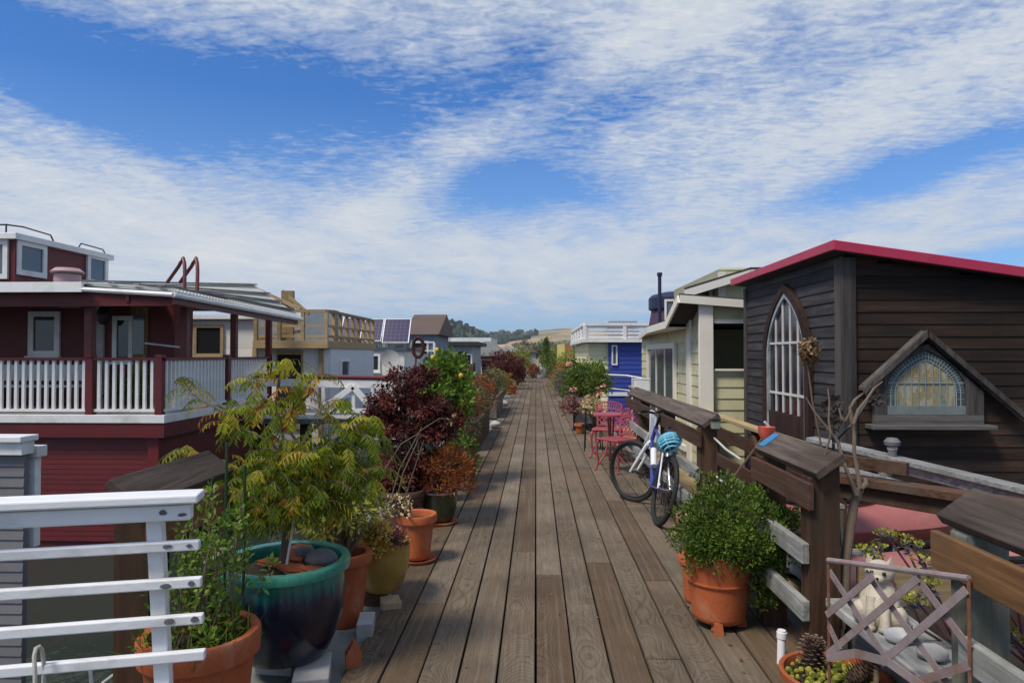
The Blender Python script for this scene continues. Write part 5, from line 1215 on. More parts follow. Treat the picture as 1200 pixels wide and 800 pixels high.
# brown landing with timber rails along the dock
t = thing('gangway', 'brown landing with new timber top rail, parallel to the dock railing', 'gangway', (2.0, 9.5, -.2))
mb = MB()
for k in range(66): mb.bx(1.83, 2.36, 4.35 + k * .19, 4.35 + k * .19 + .18, -.20, -.16)
mb.build('deck_boards', M['newx'], t)
MB().bx(2.27, 2.39, 5.9, 16.9, .79, .83).build('top_rail', M['new'], t, bevel=.005)
for z in (.60, .26): MB().bx(2.31, 2.355, 5.9, 16.9, z - .07, z + .07).build('side_rail', M['brown'], t, bevel=.004)
for y in (5.92, 7.5, 9.2, 10.9, 12.6, 14.3, 16.0): MB().bx(2.357, 2.44, y, y + .09, -.7, .785).build('post', M['brown'], t, bevel=.004)
for y in (6.1, 9.3): MB().beam((2.33 - .05, y + 1.2, .72), (2.33 - .05, y, -.05), .04, .07).build('brace', M['brown'], t)

# ------------------------------------------------------------------ pale yellow green house
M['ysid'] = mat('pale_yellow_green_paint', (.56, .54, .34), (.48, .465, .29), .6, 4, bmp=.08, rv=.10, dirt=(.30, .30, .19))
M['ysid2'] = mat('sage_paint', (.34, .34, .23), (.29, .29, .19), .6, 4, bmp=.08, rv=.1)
M['cream'] = mat('cream_trim', (.76, .73, .65), (.68, .65, .57), .5, 5, bmp=.06, rv=.08)
t = thing('houseboat', 'pale yellow green two storey houseboat with a cream trimmed porch', 'houseboat', (3.4, 11, -1.6))
YY = 9.4; xl = W(822, 400, YY).x
zc = lambda y: W(840, y, YY - .02).z
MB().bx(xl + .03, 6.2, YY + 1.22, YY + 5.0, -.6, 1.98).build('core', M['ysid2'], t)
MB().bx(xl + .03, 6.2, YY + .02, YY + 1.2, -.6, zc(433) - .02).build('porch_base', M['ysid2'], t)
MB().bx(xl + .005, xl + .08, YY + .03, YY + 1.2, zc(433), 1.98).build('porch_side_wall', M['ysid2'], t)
w_ = MB(); clap(w_, (xl, YY), (6.2, YY), -.55, zc(433), .155, .016); clap(w_, (xl, YY), (6.2, YY), zc(378), 2.33, .155, .016); w_.build('front_wall', M['ysid'], t)
MB().bx(xl + .1, 6.2, YY + .012, YY + .10, zc(378), 2.20).build('porch_beam', M['ysid2'], t)
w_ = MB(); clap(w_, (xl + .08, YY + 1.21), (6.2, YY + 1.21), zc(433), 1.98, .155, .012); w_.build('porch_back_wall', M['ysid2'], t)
MB().bx(xl + .16, 6.0, YY - .046, YY - .018, zc(379), zc(374)).build('head_trim', M['cream'], t, bevel=.004)
MB().bx(xl + .16, 6.0, YY - .06, YY - .018, zc(434.5), zc(432)).build('sill_trim', M['cream'], t, bevel=.003)
MB().bx(xl - .05, xl + .14, YY - .09, YY - .02, -.55, zc(353)).build('corner_post', M['cream'], t, bevel=.006)
x2 = xl + .0; YB = 14.6
w_ = MB(); clap(w_, (x2, YB), (x2, YY + .05), -.55, 2.0, .155, .014); w_.build('side_wall', M['ysid'], t)
MB().bx(x2 - .04, x2 - .005, YY + .55, YY + .78, -.55, 2.1).build('door_jamb', M['cream'], t, bevel=.004)
window(t, (x2 - .016, 12.3, 1.02), 2.5, 1.35, (-1, 0, 0), M['cream'], M['glassb'], .09, (2, 0), sill=False)
MB().bx(x2 - .06, x2 - .016, YY + .85, YY + 4.2, .16, .24).build('sill_trim', M['cream'], t)
rf = MB(); zn, zf, zr = 2.42, 2.15, 2.22
A_, B_, C_, D_, E_, F_ = (xl - .32, YY - .13, zn), (6.6, YY - .13, 2.05), (6.6, YY + .75, 1.98), (xl - .32, YY + .75, 2.11), (xl - .32, YY + 2.4, 2.09), (6.6, YB, 1.9)
top = [A_, B_, C_, D_, E_, F_, (xl - .05, YB, 2.03)]
rf.add([Vector(p) for p in top] + [Vector(p) - Vector((0, 0, .06)) for p in top], [(0, 1, 2, 3), (3, 2, 5, 4), (4, 5, 6), (10, 9, 8, 7), (11, 12, 9, 10), (13, 12, 11), (0, 3, 10, 7), (3, 4, 11, 10), (4, 6, 13, 11), (1, 0, 7, 8)])
rf.build('porch_roof', M['roofdk'], t)
dn = .105
for p, q in ((A_, B_), (D_, A_), (E_, D_), ((xl - .05, YB, 2.03), E_)):
    p, q = Vector(p) + Vector((0, 0, -.075)), Vector(q) + Vector((0, 0, -.075)); d = (q - p).normalized(); o_ = Vector((d.y, -d.x, 0)) * .018; MB().beam(p + o_, q + o_, .028, dn).build('fascia', M['cream'], t)
g_ = MB(); g_.poly([(xl + .005, YY + .03, 1.95), (xl + .005, YY + .03, 2.32), (xl + .005, YY + .75, 2.02), (xl + .005, YY + .75, 1.95)], (.03, 0, 0)); g_.build('gable_fill', M['ysid'], t)
sf = MB(); sf.poly([(xl - .30, YY + .74, 1.985), (xl - .02, YY + .74, 1.98), (xl - .02, YB, 1.975), (xl - .30, YY + 2.4, 1.985)], (0, 0, .02)); sf.build('soffit', M['cream'], t)
YU = 12.6; xu = W(843, 350, YU).x
w_ = MB(); clap(w_, (xu, YU), (7.5, YU), 1.9, 3.18, .155, .016); w_.build('upper_wall', M['ysid'], t)
MB().bx(xu - 0.02, 7.5, YU + .02, YU + 4, 1.9, 3.15).build('upper_core', M['ysid2'], t)
window(t, (xu - .036, YU + 1.2, 2.66), 1.6, .42, (-1, 0, 0), M['cream'], M['glassb'], .08, (1, 0), sill=False)
MB().bx(xu - .03, xu + .10, YU - .05, YU - .018, 1.9, 3.1).build('corner_board', M['cream'], t)
pk = Vector((7.6, YU - .5, 3.10)); e_ = W(802, 339, YU - .45); eb = e_ + Vector((1.6, 4.5, .0)); pb = pk + Vector((0, 4.5, 0))
r2 = MB(); r2.poly([e_ + Vector((0, 0, .03)), W(880, 315, YU - .45) + Vector((0, 0, .03)), pk, pk + Vector((0, 4.5, 0)), W(880, 315, YU - .45) + Vector((0, 4.5, .03)), eb + Vector((0, 0, .03))], (0, 0, -.06)); r2.build('upper_roof', M['roofdk'], t)
p, q = e_ + Vector((-.0, -.02, -.08)), W(880, 315, YU - .47) + Vector((0, 0, -.08)); MB().beam(p, q, .03, .13).build('fascia', M['cream'], t); MB().beam(q, pk + Vector((0, -.02, -.11)), .03, .13).build('fascia', M['cream'], t)
MB().bx(xl - .3, 6.6, YY - .5, 17, -1.7, -.56).build('hull', M['concrete'], t)
c = W(752, 452, 11.6)
t = thing('utility_box', 'white square utility box on a post above the landing rail', 'box', (c.x, c.y, -.2))
MB().bx(c.x - .13, c.x + .13, c.y - .08, c.y + .08, c.z - .11, c.z + .11).build('box', M['wclean'], t, bevel=.012); MB().bx(c.x - .135, c.x + .135, c.y - .085, c.y + .085, c.z + .111, c.z + .125).build('lid', M['white'], t); MB().bx(c.x - .04, c.x + .04, c.y - .04, c.y + .04, -.2, c.z - .111).build('post', M['brown'], t)
t = thing('gangway_railing', 'thin white pipe railing curving from the blue house to the landing', 'railing', W(760, 470, 14))
mb = [W(712, 439, 18.5), W(735, 440, 17), W(757, 444, 15), W(775, 449, 13.6), W(798, 456, 12.6)]
MB().tube(mb, .022, 8).build('handrail', M['white'], t, smooth=True); MB().tube([v + Vector((0, 0, -.36)) for v in mb], .016, 8).build('mid_rail', M['white'], t, smooth=True)
for v in mb[:1] + [mb[1].lerp(mb[2], .3), mb[2].lerp(mb[3], .4), mb[3].lerp(mb[4], .5), mb[4]]: MB().tube([v, v + Vector((0, 0, -1.25))], .018, 8).build('post', M['white'], t)
MB().bx(1.9, 4.6, 17.3, 18.9, -.45, -.38).build('platform', M['grey'], t)
c = W(806, 460, 11.0); t = thing('newel_post', 'pale grey square newel post before the sage window', 'post', (c.x, c.y, -.2))
MB().bx(c.x - .12, c.x + .12, c.y - .06, c.y + .06, -.2, c.z + .32).build('post', M['cream'], t, bevel=.006); MB().bx(c.x - .14, c.x + .14, c.y - .08, c.y + .08, c.z + .321, c.z + .36).build('cap', M['cream'], t)

# ------------------------------------------------------------------ purple tower
M['purple'] = mat('purple_shingles', (.075, .035, .075), (.055, .026, .058), .7, 12, bmp=.4, bscale=30)
M['navyp'] = mat('navy_paint', (.012, .018, .060), (.010, .014, .048), .45, 6, bmp=.05)
c = W(793, 420, 17.5)
t = thing('tower_house', 'purple shingled round tower with a navy rim beside the blue house', 'tower', (c.x, c.y, -1.6))
mb = MB(); mb.lathe([(.86, -1.6), (.86, .9), (.80, 1.6), (.72, 2.2), (.62, 2.75)], (c.x, c.y, 0), 28, cap=True); mb.build('wall', M['purple'], t, smooth=True)
mb = MB(); mb.lathe([(.63, 2.70), (.70, 2.74), (.70, 3.02), (.62, 3.10), (.3, 3.18), (.001, 3.20)], (c.x, c.y, 0), 28); mb.build('rim', M['navyp'], t, smooth=True, ang=40)
window(t, W(785, 365, 16.82), .16, .5, (-.15, -1, 0), M['white'], M['glassb'], .05, sill=False)
mb = MB(); mb.lathe([(1.0, -1.6), (1.0, .35), (.9, .4), (.001, .4)], (c.x, c.y, 0), 28); mb.build('base', M['navyp'], t, smooth=True)
c = W(773, 322, 16.2); t = thing('stove_pipe', 'tall thin navy stove pipe beside the purple tower', 'chimney', (c.x, c.y, -.4))
MB().tube([(c.x, c.y, -.6), (c.x, c.y, c.z)], .042, 12).build('pipe', M['navyp'], t, smooth=True); MB().tube([(c.x, c.y, c.z - .03), (c.x, c.y, c.z + .05)], .062, 12).build('cap', M['black'], t, smooth=True); MB().tube([(c.x, c.y, 1.3), (c.x, c.y, 1.38)], .05, 12).build('collar', M['black'], t)

# ------------------------------------------------------------------ blue and pale yellow house with the white roof deck
M['bsid'] = mat('deep_blue_paint', (.030, .058, .32), (.024, .046, .26), .5, 4, bmp=.06, rv=.12)
M['lemony'] = mat('pale_lemon_paint', (.78, .74, .46), (.70, .66, .40), .6, 4, bmp=.06, rv=.08)
YH = 24.0; xb0, xb1 = W(713, 430, YH).x, W(790, 430, YH).x; ztop = W(740, 401, YH).z
t = thing('houseboat', 'pale yellow and deep blue houseboat with a white railed roof deck', 'houseboat', (3.5, 27, -1.6))
xy0 = W(690, 430, YH).x
MB().bx(xy0 + .02, 8.5, YH + .12, YH + 8, -1.2, ztop - .05).build('core', M['lemony'], t)
w_ = MB(); clap(w_, (xb0, YH), (8.5, YH), -1.0, ztop, .16, .02); w_.build('blue_wall', M['bsid'], t)
w_ = MB(); clap(w_, (xy0, YH + .1), (xb0, YH + .1), -1.0, ztop - .02, .16, .02); w_.build('yellow_wall', M['lemony'], t)
w_ = MB(); clap(w_, (xy0, YH + 8), (xy0, YH + .1), -1.0, ztop - .02, .16, .02); w_.build('yellow_side_wall', M['lemony'], t)
window(t, (W(720, 424, YH).x, YH - .02, W(720, 416, YH).z), .10, .60, (0, -1, 0), M['white'], M['glassb'], .05, sill=False)
dk_ = MB(); dk_.bx(xy0 - .25, 8.7, YH - .25, YH + 8.2, ztop, ztop + .12); dk_.build('roof_deck', M['white'], t)
zr_ = W(740, 380, YH).z; rl = MB()
def railing(parent, pts, z0, z1, m_, step, wid=.05, lines=(.5,), top=.06, name='deck_rail', pw=.09):
    for p, q in zip(pts, pts[1:]):
        p, q = Vector((*p, 0)), Vector((*q, 0)); L = (q - p).length; n = max(1, round(L / step))
        MB().beam(p + Vector((0, 0, z1)), q + Vector((0, 0, z1)), top * 1.4, top).build(name, m_, parent)
        for f in lines: zz_ = z0 + (z1 - z0) * f; MB().beam(p + Vector((0, 0, zz_)), q + Vector((0, 0, zz_)), wid * .6, wid).build(name, m_, parent)
        for i in range(0 if p.to_2d() == Vector(pts[0]) else 1, n + 1):
            c = p.lerp(q, i / n); MB().bx(c.x - pw / 2, c.x + pw / 2, c.y - pw / 2 - .003, c.y + pw / 2, z0, z1 - .031).build('deck_post', m_, parent)
railing(t, [(xy0 - .15, YH + 8), (xy0 - .15, YH - .15), (8.6, YH - .15)], ztop + .12, zr_, M['white'], 1.5, .07, (.12, .38, .62, .82), .10, pw=.12)
mb = MB(); mb.bx(xy0 + .9, xy0 + 2.0, YH + 1.5, YH + 2.2, ztop + .12, ztop + .55); mb.bx(xy0 + .9, xy0 + 2.0, YH + 2.1, YH + 2.25, ztop + .55, ztop + .85); tag(mb.build('deck_sofa', mat('deck_cushions', (.20, .22, .27)), loc=(xy0 + 1.4, YH + 1.9, ztop + .12), bevel=.04), 'dark grey sofa behind the white roof deck railing', 'sofa')
MB().bx(xy0 - .4, 9, YH - .5, YH + 8.5, -1.7, -1.0).build('hull', M['concrete'], t)
MB().bx(xb0, xb0 + 1.9, YH - .05, YH - .022, .15, .28).build('skirt', M['white'], t)

# ------------------------------------------------------------------ far right: bright little boats and roofs
M['teal'] = mat('teal_paint', (.06, .24, .28), rough=.6); M['orangew'] = mat('orange_wood', (.30, .14, .05), rough=.7)
c = W(667, 414, 52)
t = thing('houseboat', 'distant houseboat with yellow, orange and teal panels and a pale awning', 'houseboat', (c.x, 52, -1.6))
MB().bx(c.x - .85, c.x - .35, 51.5, 54, -1.6, 2.35).build('yellow_wall', mat('yellow_paint', (.62, .55, .20)), t)
MB().bx(c.x - .345, c.x + .25, 51.4, 54, .8, 2.4).build('orange_wall', M['orangew'], t); MB().bx(c.x + .255, c.x + 1.3, 51.6, 54, -1.6, 2.3).build('teal_wall', M['teal'], t)
MB().poly([(c.x - .7, 50.6, 1.35), (c.x + 1.6, 50.6, .95), (c.x + 1.6, 50.6, 1.02), (c.x - .7, 50.6, 1.45)], (0, .8, 0)).build('awning', M['white'], t)
MB().bx(c.x - .5, c.x + 1.3, 51.2, 51.38, -.6, .9).build('porch_shade', M['black'], t)  # solid black slab stands in for the shade under the awning
for i, (px, Y, w, z, cc, rc_) in enumerate(((700, 62, 6, 2.2, (.5, .5, .48), (.2, .2, .21)), (735, 75, 7, 2.6, (.35, .38, .42), (.12, .12, .13)), (760, 60, 6, 2.9, (.55, .50, .40), (.3, .16, .11)))):
    x = W(px, 415, Y).x; t = thing('houseboat', ('distant pale grey houseboat behind the white roof deck', 'distant slate blue houseboat behind the blue house', 'distant tan houseboat behind the purple tower')[i], 'houseboat', (x + w / 2, Y, -1.6))
    MB().bx(x, x + w, Y, Y + 6, -1.6, z).build('wall', mat('far_boat_wall_%d' % i, cc), t); MB().poly([(x - .2, Y - .2, z), (x + w + .2, Y - .2, z), (x + w / 2, Y - .2, z + .9)], (0, 6.4, 0)).build('roof', mat('far_boat_roof_%d' % i, rc_), t)
    window(t, (x + w * .3, Y, z - 1), .9, .8, (0, -1, 0), M['white'])
# ------------------------------------------------------------------ grey neighbour, lower left
M['gsid'] = mat('grey_siding_paint', (.165, .16, .175), (.13, .127, .14), .6, 4, bmp=.06, rv=.12, dirt=(.11, .11, .11))
YN = 4.6; xr = W(29, 560, YN).x
t = thing('houseboat', 'grey clapboard houseboat corner with a white flat cap, left of the gate', 'houseboat', (xr - 1.5, 6, -1.6))
zc_ = W(15, 512, YN).z
w_ = MB(); clap(w_, (xr - 3.5, YN), (xr, YN), -1.4, zc_ - .12, .072, .012); w_.build('front_wall', M['gsid'], t)
MB().bx(xr - 3.5, xr - .01, YN + .01, YN + .05, -1.5, zc_ - .12).build('core', M['gsid'], t)
MB().bx(xr - 3.6, xr + .015, YN - .05, YN + .07, zc_ - .118, zc_ - .03).build('frieze', M['white'], t, bevel=.004); MB().bx(xr - 3.6, xr + .03, YN - .08, YN + .09, zc_ - .029, zc_ + .012).build('cap', M['wclean'], t, bevel=.006)
c0, c1 = W(31, 560, YN + .12).x, W(45, 560, YN + .12).x
MB().bx(c0 - .02, c1 - .01, YN + .10, YN + .16, W(40, 640, YN + .12).z, W(40, 535, YN + .12).z).build('corner_post', M['white'], t, bevel=.004)
MB().bx(c0 - .02, c1 + .02, YN + .08, YN + .18, W(40, 535, YN + .12).z + .001, W(40, 522, YN + .12).z).build('post_cap', M['white'], t, bevel=.004)
MB().bx(c0 - .35, c0 - .021, YN + .10, YN + .15, W(20, 633, YN + .12).z, W(20, 619, YN + .12).z).build('bracket', M['white'], t)
MB().bx(xr - 3.6, xr + .1, YN - .1, YN + .4, -1.75, -1.41).build('hull', M['concrete'], t)

# ------------------------------------------------------------------ dark red houseboat
YR = 11.0; xc = W(193, 450, YR).x; XL = -19.0; YB = 15.6
zf0, zf1 = W(100, 495.5, YR).z, W(100, 486, YR).z
t = thing('houseboat', 'dark red houseboat with white balusters, porch and small upper cabin', 'houseboat', (-10, 13.5, -1.6))
MB().bx(XL, xc, YR, YB, zf0, zf1).build('deck', M['white'], t, bevel=.006)
MB().bx(XL, xc - .015, YR + .02, YB, .23, zf0 - .002).build('skirt', M['red'], t)
w_ = MB(); clap(w_, (XL, YR + .16), (xc - .17, YR + .16), -1.5, .235, .085, .008); w_.build('hull_wall', M['red'], t)
w_ = MB(); clap(w_, (xc - .19, YR + .17), (xc - .19, YB), -1.5, .235, .085, .008); w_.build('hull_side_wall', M['red'], t)
MB().bx(xc - .33, xc - .15, YR + .10, YR + .19, -1.5, .229).build('corner_board', M['red'], t)
MB().bx(XL, xc - .2, YR + .19, YB, -1.7, .229).build('hull', M['red'], t)
# railing: each baluster of its own under the balustrade
zt_ = W(100, 420.5, YR).z; zl_ = zf1 + .05
def balustrade(p, q, posts, handm):
    p, q = Vector((*p, 0)), Vector((*q, 0)); L = (q - p).length; d = (q - p) / L
    h = MB().beam(p + Vector((0, 0, zt_)), q + Vector((0, 0, zt_)), .09, .045).build('handrail', handm, t)
    b_ = MB().beam(p + Vector((0, 0, zl_ + .02)), q + Vector((0, 0, zl_ + .02)), .06, .045).build('balustrade', M['white'], t)
    n = int(L / .127); first = None
    for i in range(n):
        c = p + d * ((i + .5) * L / n)
        if any(abs((c - p).length - s_) < .09 for s_ in posts): continue
        if first is None:
            first = MB().bx(c.x - .024, c.x + .024, c.y - .02, c.y + .02, zl_ + .043, zt_ - .023).build('baluster', M['white'], b_); c0_ = c
        elif i < 99: rep(first, b_, c - c0_)
    for s_ in posts:
        c = p + d * s_; MB().bx(c.x - .06, c.x + .06, c.y - .062, c.y + .062, zf1, zt_ + .07).build('newel', M['redp'], t, bevel=.006)
xa = W(103, 450, YR).x
balustrade((xc - .06 - 8.2, YR + .08), (xc - .06, YR + .08), (8.2 - (xc - .06 - xa), 8.14), M['redp'])
balustrade((xc - .06, YR + .08), (xc - .06, YB - .1), (2.3, YB - YR - .2), M['redp'])
# porch: back wall, roof, posts
YP = 12.9; zroof = W(100, 333, 10.6).z
w_ = MB(); w_.bx(XL, -6.95, YP, YP + .7, zf1, zroof - .13).bx(XL, -10.0, YP + .701, YB + .2, zf1, zroof - .13); w_.build('porch_wall', M['red'], t)
for px in (105,): c = W(px, 400, YR + .05); MB().bx(c.x - .065, c.x + .065, YR + .0, YR + .13, zt_ + .02, zroof - .19).build('porch_post', M['redp'], t, bevel=.008)
for y in (11.75, 13.7, 15.5): MB().bx(xc - .12, xc, y - .06, y + .06, zt_ + .02 if y < 15 else -1.0, 2.42).build('porch_post', M['redp'], t, bevel=.008)
window(t, W(53, 391, YP), .42, .66, (0, -1, 0), M['white'], M['glass'], .10, sill=True)
window(t, W(145, 397, YP), .24, .72, (0, -1, 0), M['white'], M['glass'], .08, sill=True)
c = W(164, 400, YP); d_ = MB().bx(c.x - .16, c.x + .16, YP - .04, YP - .001, zf1, zf1 + 2.0).build('door', wood('door_wood', (.10, .06, .02), (.25, .16, .06), 'z'), t)
MB().bx(c.x - .11, c.x + .11, YP - .052, YP - .041, zf1 + 1.0, zf1 + 1.75).build('pane', M['glassb'], d_); MB().ball((c.x + .12, YP - .06, zf1 + .95), .025).build('handle', M['steel'], d_)
c = W(118, 400, YP); MB().bx(c.x - .13, c.x + .09, YP - .06, YP - .001, zf1, zroof - .12).build('pilaster', mat('stone_white', (.48, .49, .48), rough=.7, dirt=(.25, .25, .24)), t)
c = W(121, 366, YP - .25); l_ = MB(); l_.lathe([(.02, .14), (.05, .12), (.11, .02), (.12, -.12), (.06, -.22), (.001, -.24)], c, 14); l_.beam(c + Vector((0, .2, .1)), c + Vector((0, 0, .12)), .03, .03); l_.build('lantern', M['black'], t, smooth=True)
c0_, c1_ = W(177, 433 - 26, YR + .9), W(222, 411, YR + 1.2)
MB().tube([W(170, 402, YP - .5), W(222, 408, YP - .9)], .018, 6).build('clothes_bar', M['wclean'], t)
# eave and roof
xe = W(205, 338, 10.55).x
MB().bx(XL, W(98, 330, 10.55).x, 10.5, 10.56, zroof - .13, zroof + .03).build('fascia', M['white'], t); MB().bx(XL, W(98, 330, 10.6).x, 10.565, YB + .2, zroof - .10, zroof + .0).build('roof', M['roofdk'], t)
MB().bx(W(98, 330, 10.6).x + .002, xe - .10, 10.9, 12.6, zroof - .12, zroof - .06).build('roof', M['red'], t)
MB().bx(XL, xe - .1, 10.7, 10.8, zroof - .34, zroof - .14).build('eave_beam', M['red'], t)
m, tt, b = nt('corrugated_plastic'); b.inputs['Base Color'].default_value = (.70, .72, .68, 1); b.inputs['Roughness'].default_value = .45
tr_ = nd(tt, 'ShaderNodeBsdfTranslucent'); tr_.inputs['Color'].default_value = (.72, .76, .74, 1); mx_ = nd(tt, 'ShaderNodeMixShader'); mx_.inputs[0].default_value = .45
lk(tt, b.outputs[0], mx_.inputs[1]); lk(tt, tr_.outputs[0], mx_.inputs[2]); lk(tt, mx_.outputs[0], tt.nodes['Material Output'].inputs['Surface']); M['corr'] = m
FL, FR, BR, BL = W(85, 332, 10.6), W(205, 339, 10.55), W(352, 371, 16.1), W(292, 331, 16.4)
t2 = thing('pergola_roof', 'white corrugated plastic pergola roof on red posts over the side deck', 'pergola', FR.lerp(BR, .5))
def bil(u, v): return (FL.lerp(FR, u)).lerp(BL.lerp(BR, u), v)
mb = MB(); nu, nv = 12, 150; vs = []
for j in range(nv + 1):
    for i in range(nu + 1): vs.append(bil(i / nu, j / nv) + Vector((0, 0, .030 * math.sin(j * 2 * math.pi / 3.0 + .5))))
mb.add(vs, [(j * (nu + 1) + i, j * (nu + 1) + i + 1, (j + 1) * (nu + 1) + i + 1, (j + 1) * (nu + 1) + i) for j in range(nv) for i in range(nu)]); mb.build('sheet', M['corr'], t2)
mb = MB(); mb.tube([FL + Vector((0, -.06, -.09)), FR + Vector((0, -.06, -.09))], .038, 8); mb.tube([FR + Vector((.0, -.06, -.09)), BR + Vector((.05, 0, -.07))], .045, 8); mb.build('gutter', M['white'], t2, smooth=True)
for u in (.12, .38, .62, .86): MB().beam(bil(u, .0) + Vector((0, 0, .05)), bil(u, 1) + Vector((0, 0, .05)), .10, .03).build('batten', M['grey'], t2)
for v in (.02, .25, .5, .75, .98): MB().beam(bil(.0, v) + Vector((0, 0, -.08)), bil(1, v) + Vector((0, 0, -.08)), .045, .09).build('rafter', M['white'] if v > .1 else M['redp'], t2)
for u in (.96, .5): MB().beam(bil(u, 0) + Vector((0, .1, -.17)), bil(u, 1) + Vector((0, -.1, -.17)), .06, .12).build('beam', M['redp'], t2)
# upper cabin
xcab = W(18, 300, 13.5).x; zk0, zk1 = 2.55, W(18, 281, 13.5).z
MB().bx(-15, xcab, 13.5, 16.5, zk0, zk1).build('upper_cabin', M['red'], t)
MB().bx(-15, xcab + .10, 13.38, 16.6, zk1 + .001, zk1 + .13).build('cabin_roof', M['white'], t, bevel=.01)
MB().bx(xcab - .01, xcab + .02, 13.47, 13.62, zk0, zk1).build('cabin_corner', M['redp'], t)
c = WX(36, 304, xcab); window(t, (xcab, c.y, c.z), .62, .5, (1, 0, 0), M['white'], M['glassb'], .11, sill=False)
c = WX(113, 314, xcab); window(t, (xcab, c.y, c.z - .05), .55, .5, (1, 0, 0), M['white'], M['glassb'], .11, sill=False)
c = W(5, 304, 13.5); window(t, (c.x - .25, 13.5, c.z), .5, .6, (0, -1, 0), M['white'], M['glassb'], .1, sill=False)
rl_ = MB(); zr2 = zk1 + .13
rl_.tube([(-15, 13.5, zr2 + .18), (xcab - .2, 13.5, zr2 + .18), (xcab, 13.7, zr2 + .17), (xcab, 14.5, zr2 + .14), (xcab, 14.6, zr2)], .018, 6); rl_.tube([(xcab - .2, 13.5, zr2), (xcab - .2, 13.5, zr2 + .18)], .016, 6); rl_.tube([(xcab, 15.4, zr2), (xcab, 15.5, zr2 + .12), (xcab, 16.3, zr2 + .1), (xcab, 16.4, zr2)], .016, 6); rl_.build('roof_rail', M['black'], t, smooth=True)
c = W(79, 322, 12.4); t3 = MB(); t3.lathe([(.22, -.6), (.22, .0), (.27, .02), (.28, .05), (.20, .12), (.001, .14)], c, 24); t3.build('roof_vent', mat('pinkish_vent', (.50, .32, .31), (.42, .26, .26), .35, metal=.3), t, smooth=True, ang=40)
lad = MB()
for px in (196, 211):
    a, b_, c_, d2 = W(px, 331, 12.4), W(px + 17, 307, 12.2), W(px + 20, 312, 12.0), W(px + 20, 345, 11.9)
    m1 = (b_ + c_) / 2 + Vector((.0, 0, .09)); lad.tube([a, a.lerp(b_, .8), a.lerp(b_, .93) + Vector((0, 0, .02)), b_.lerp(m1, .6), m1 + Vector((0, 0, .02)), m1.lerp(c_, .6) + Vector((.01, 0, .01)), c_ + Vector((.01, 0, -.07)), d2], .032, 8)
lad.build('ladder_handles', M['redp'], t, smooth=True)
# things on the porch
c = W(45, 462, YR + 1.3); t4 = thing('bench', 'white slatted bench behind the balusters of the red porch', 'bench', (c.x, c.y, zf1))
for k in range(4): MB().bx(c.x - .9, c.x + .9, c.y - .25 + k * .13, c.y - .14 + k * .13, zf1 + .40, zf1 + .43).build('slat', M['white'], t4)
for sx in (-.85, .8): MB().bx(c.x + sx, c.x + sx + .05, c.y - .25, c.y + .24, zf1, zf1 + .399).build('leg', M['redp'], t4)
MB().bx(c.x - .9, c.x + .9, c.y + .26, c.y + .29, zf1 + .5, zf1 + .8).build('backrest', M['white'], t4)
for px, Y in ((138, 11.9), (158, 12.1), (178, 11.8)):
    c = W(px, 455, Y); ss({138: 'leftmost of three green plants behind the porch balusters', 158: 'middle one of three green plants behind the porch balusters', 178: 'rightmost of three green plants behind the porch balusters'}[px], c.x, Y, zf1 + .36, .2, .2, .3, 'green', k=40, n=16, base=zf1)

# ------------------------------------------------------------------ gangway with red handrail, before the white house
p, q = W(277, 440, 14.8), W(463, 443, 14.8)
t = thing('gangway_railing', 'red topped white gangway railing with diagonal braces behind the turning tree', 'railing', ((p + q) / 2).to_2d().to_3d())
MB().tube([p, q], .055, 10).build('handrail', M['redp'], t, smooth=True)
MB().beam(p + dz * .12, q + dz * .12, .05, .20).build('upper_board', M['white'], t)
zb_ = W(400, 481, 14.8).z; P2, Q2 = Vector((p.x, p.y, zb_)), Vector((q.x, q.y, zb_))
MB().beam(P2, Q2, .08, .09).build('lower_board', M['white'], t); MB().beam(P2 + dz * .13, Q2 + dz * .13, .08, .07).build('lower_board', M['white'], t)
for f in (.0, .18, .36, .55, .74, .86, 1.0): c = P2.lerp(Q2, f); MB().beam(c + Vector((0, .01, .046)), Vector((c.x, c.y + .01, p.z - .225)), .07, .07).build('post', M['white'], t)
for f0, f1 in ((.55, .74), (.86, .74), (.86, 1.0)): MB().beam(P2.lerp(Q2, f0) + Vector((0, -.04, .05)), Vector((P2.lerp(Q2, f1).x, p.y - .04, p.z - .23)), .05, .13).build('brace', M['white'], t)
MB().bx(p.x, q.x + 1.6, p.y + .1, p.y + 1.2, zb_ - .3, zb_ - .2).build('deck', M['grey'], t)
for x in (-5.2, -3.4): MB().tube([(x, 15.3, -2.6), (x, 15.3, zb_ - .3)], .13, 12).build('pile', M['bigpost'], t, smooth=True)

# ------------------------------------------------------------------ white house with a new timber roof deck
M['wwall'] = mat('white_wall', (.76, .76, .74), (.70, .70, .69), .7, 3, bmp=.1, dirt=(.48, .48, .46)); M['wshade'] = mat('shaded_white_wall', (.58, .60, .62), (.50, .52, .54), .7, 3, bmp=.1)
YW = 16.9; xk = W(384, 400, YW).x; zd = W(340, 399, YW).z; zdb = W(340, 408, YW).z
t = thing('houseboat', 'white houseboat with new timber roof deck and wood framed windows', 'houseboat', (-8, 19, -1.6))
MB().bx(-13, W(380, 420, YW).x, YW + .3, YW + 5, -1.2, zdb - .002).build('white_wall', M['wwall'], t)
MB().bx(W(380, 420, YW).x + .002, W(380, 420, YW).x + .05, YW + .35, YW + 5, -1.2, zdb - .003).build('shaded_side_wall', M['wshade'], t)  # same white wall; the side's shade is put into a greyer colour
xl_ = W(296, 400, YW).x
MB().bx(xl_, xk, YW, YW + 5.2, zdb, zd).build('roof_deck', M['newx'], t, bevel=.006)
zu = W(260, 374, YW + .3).z
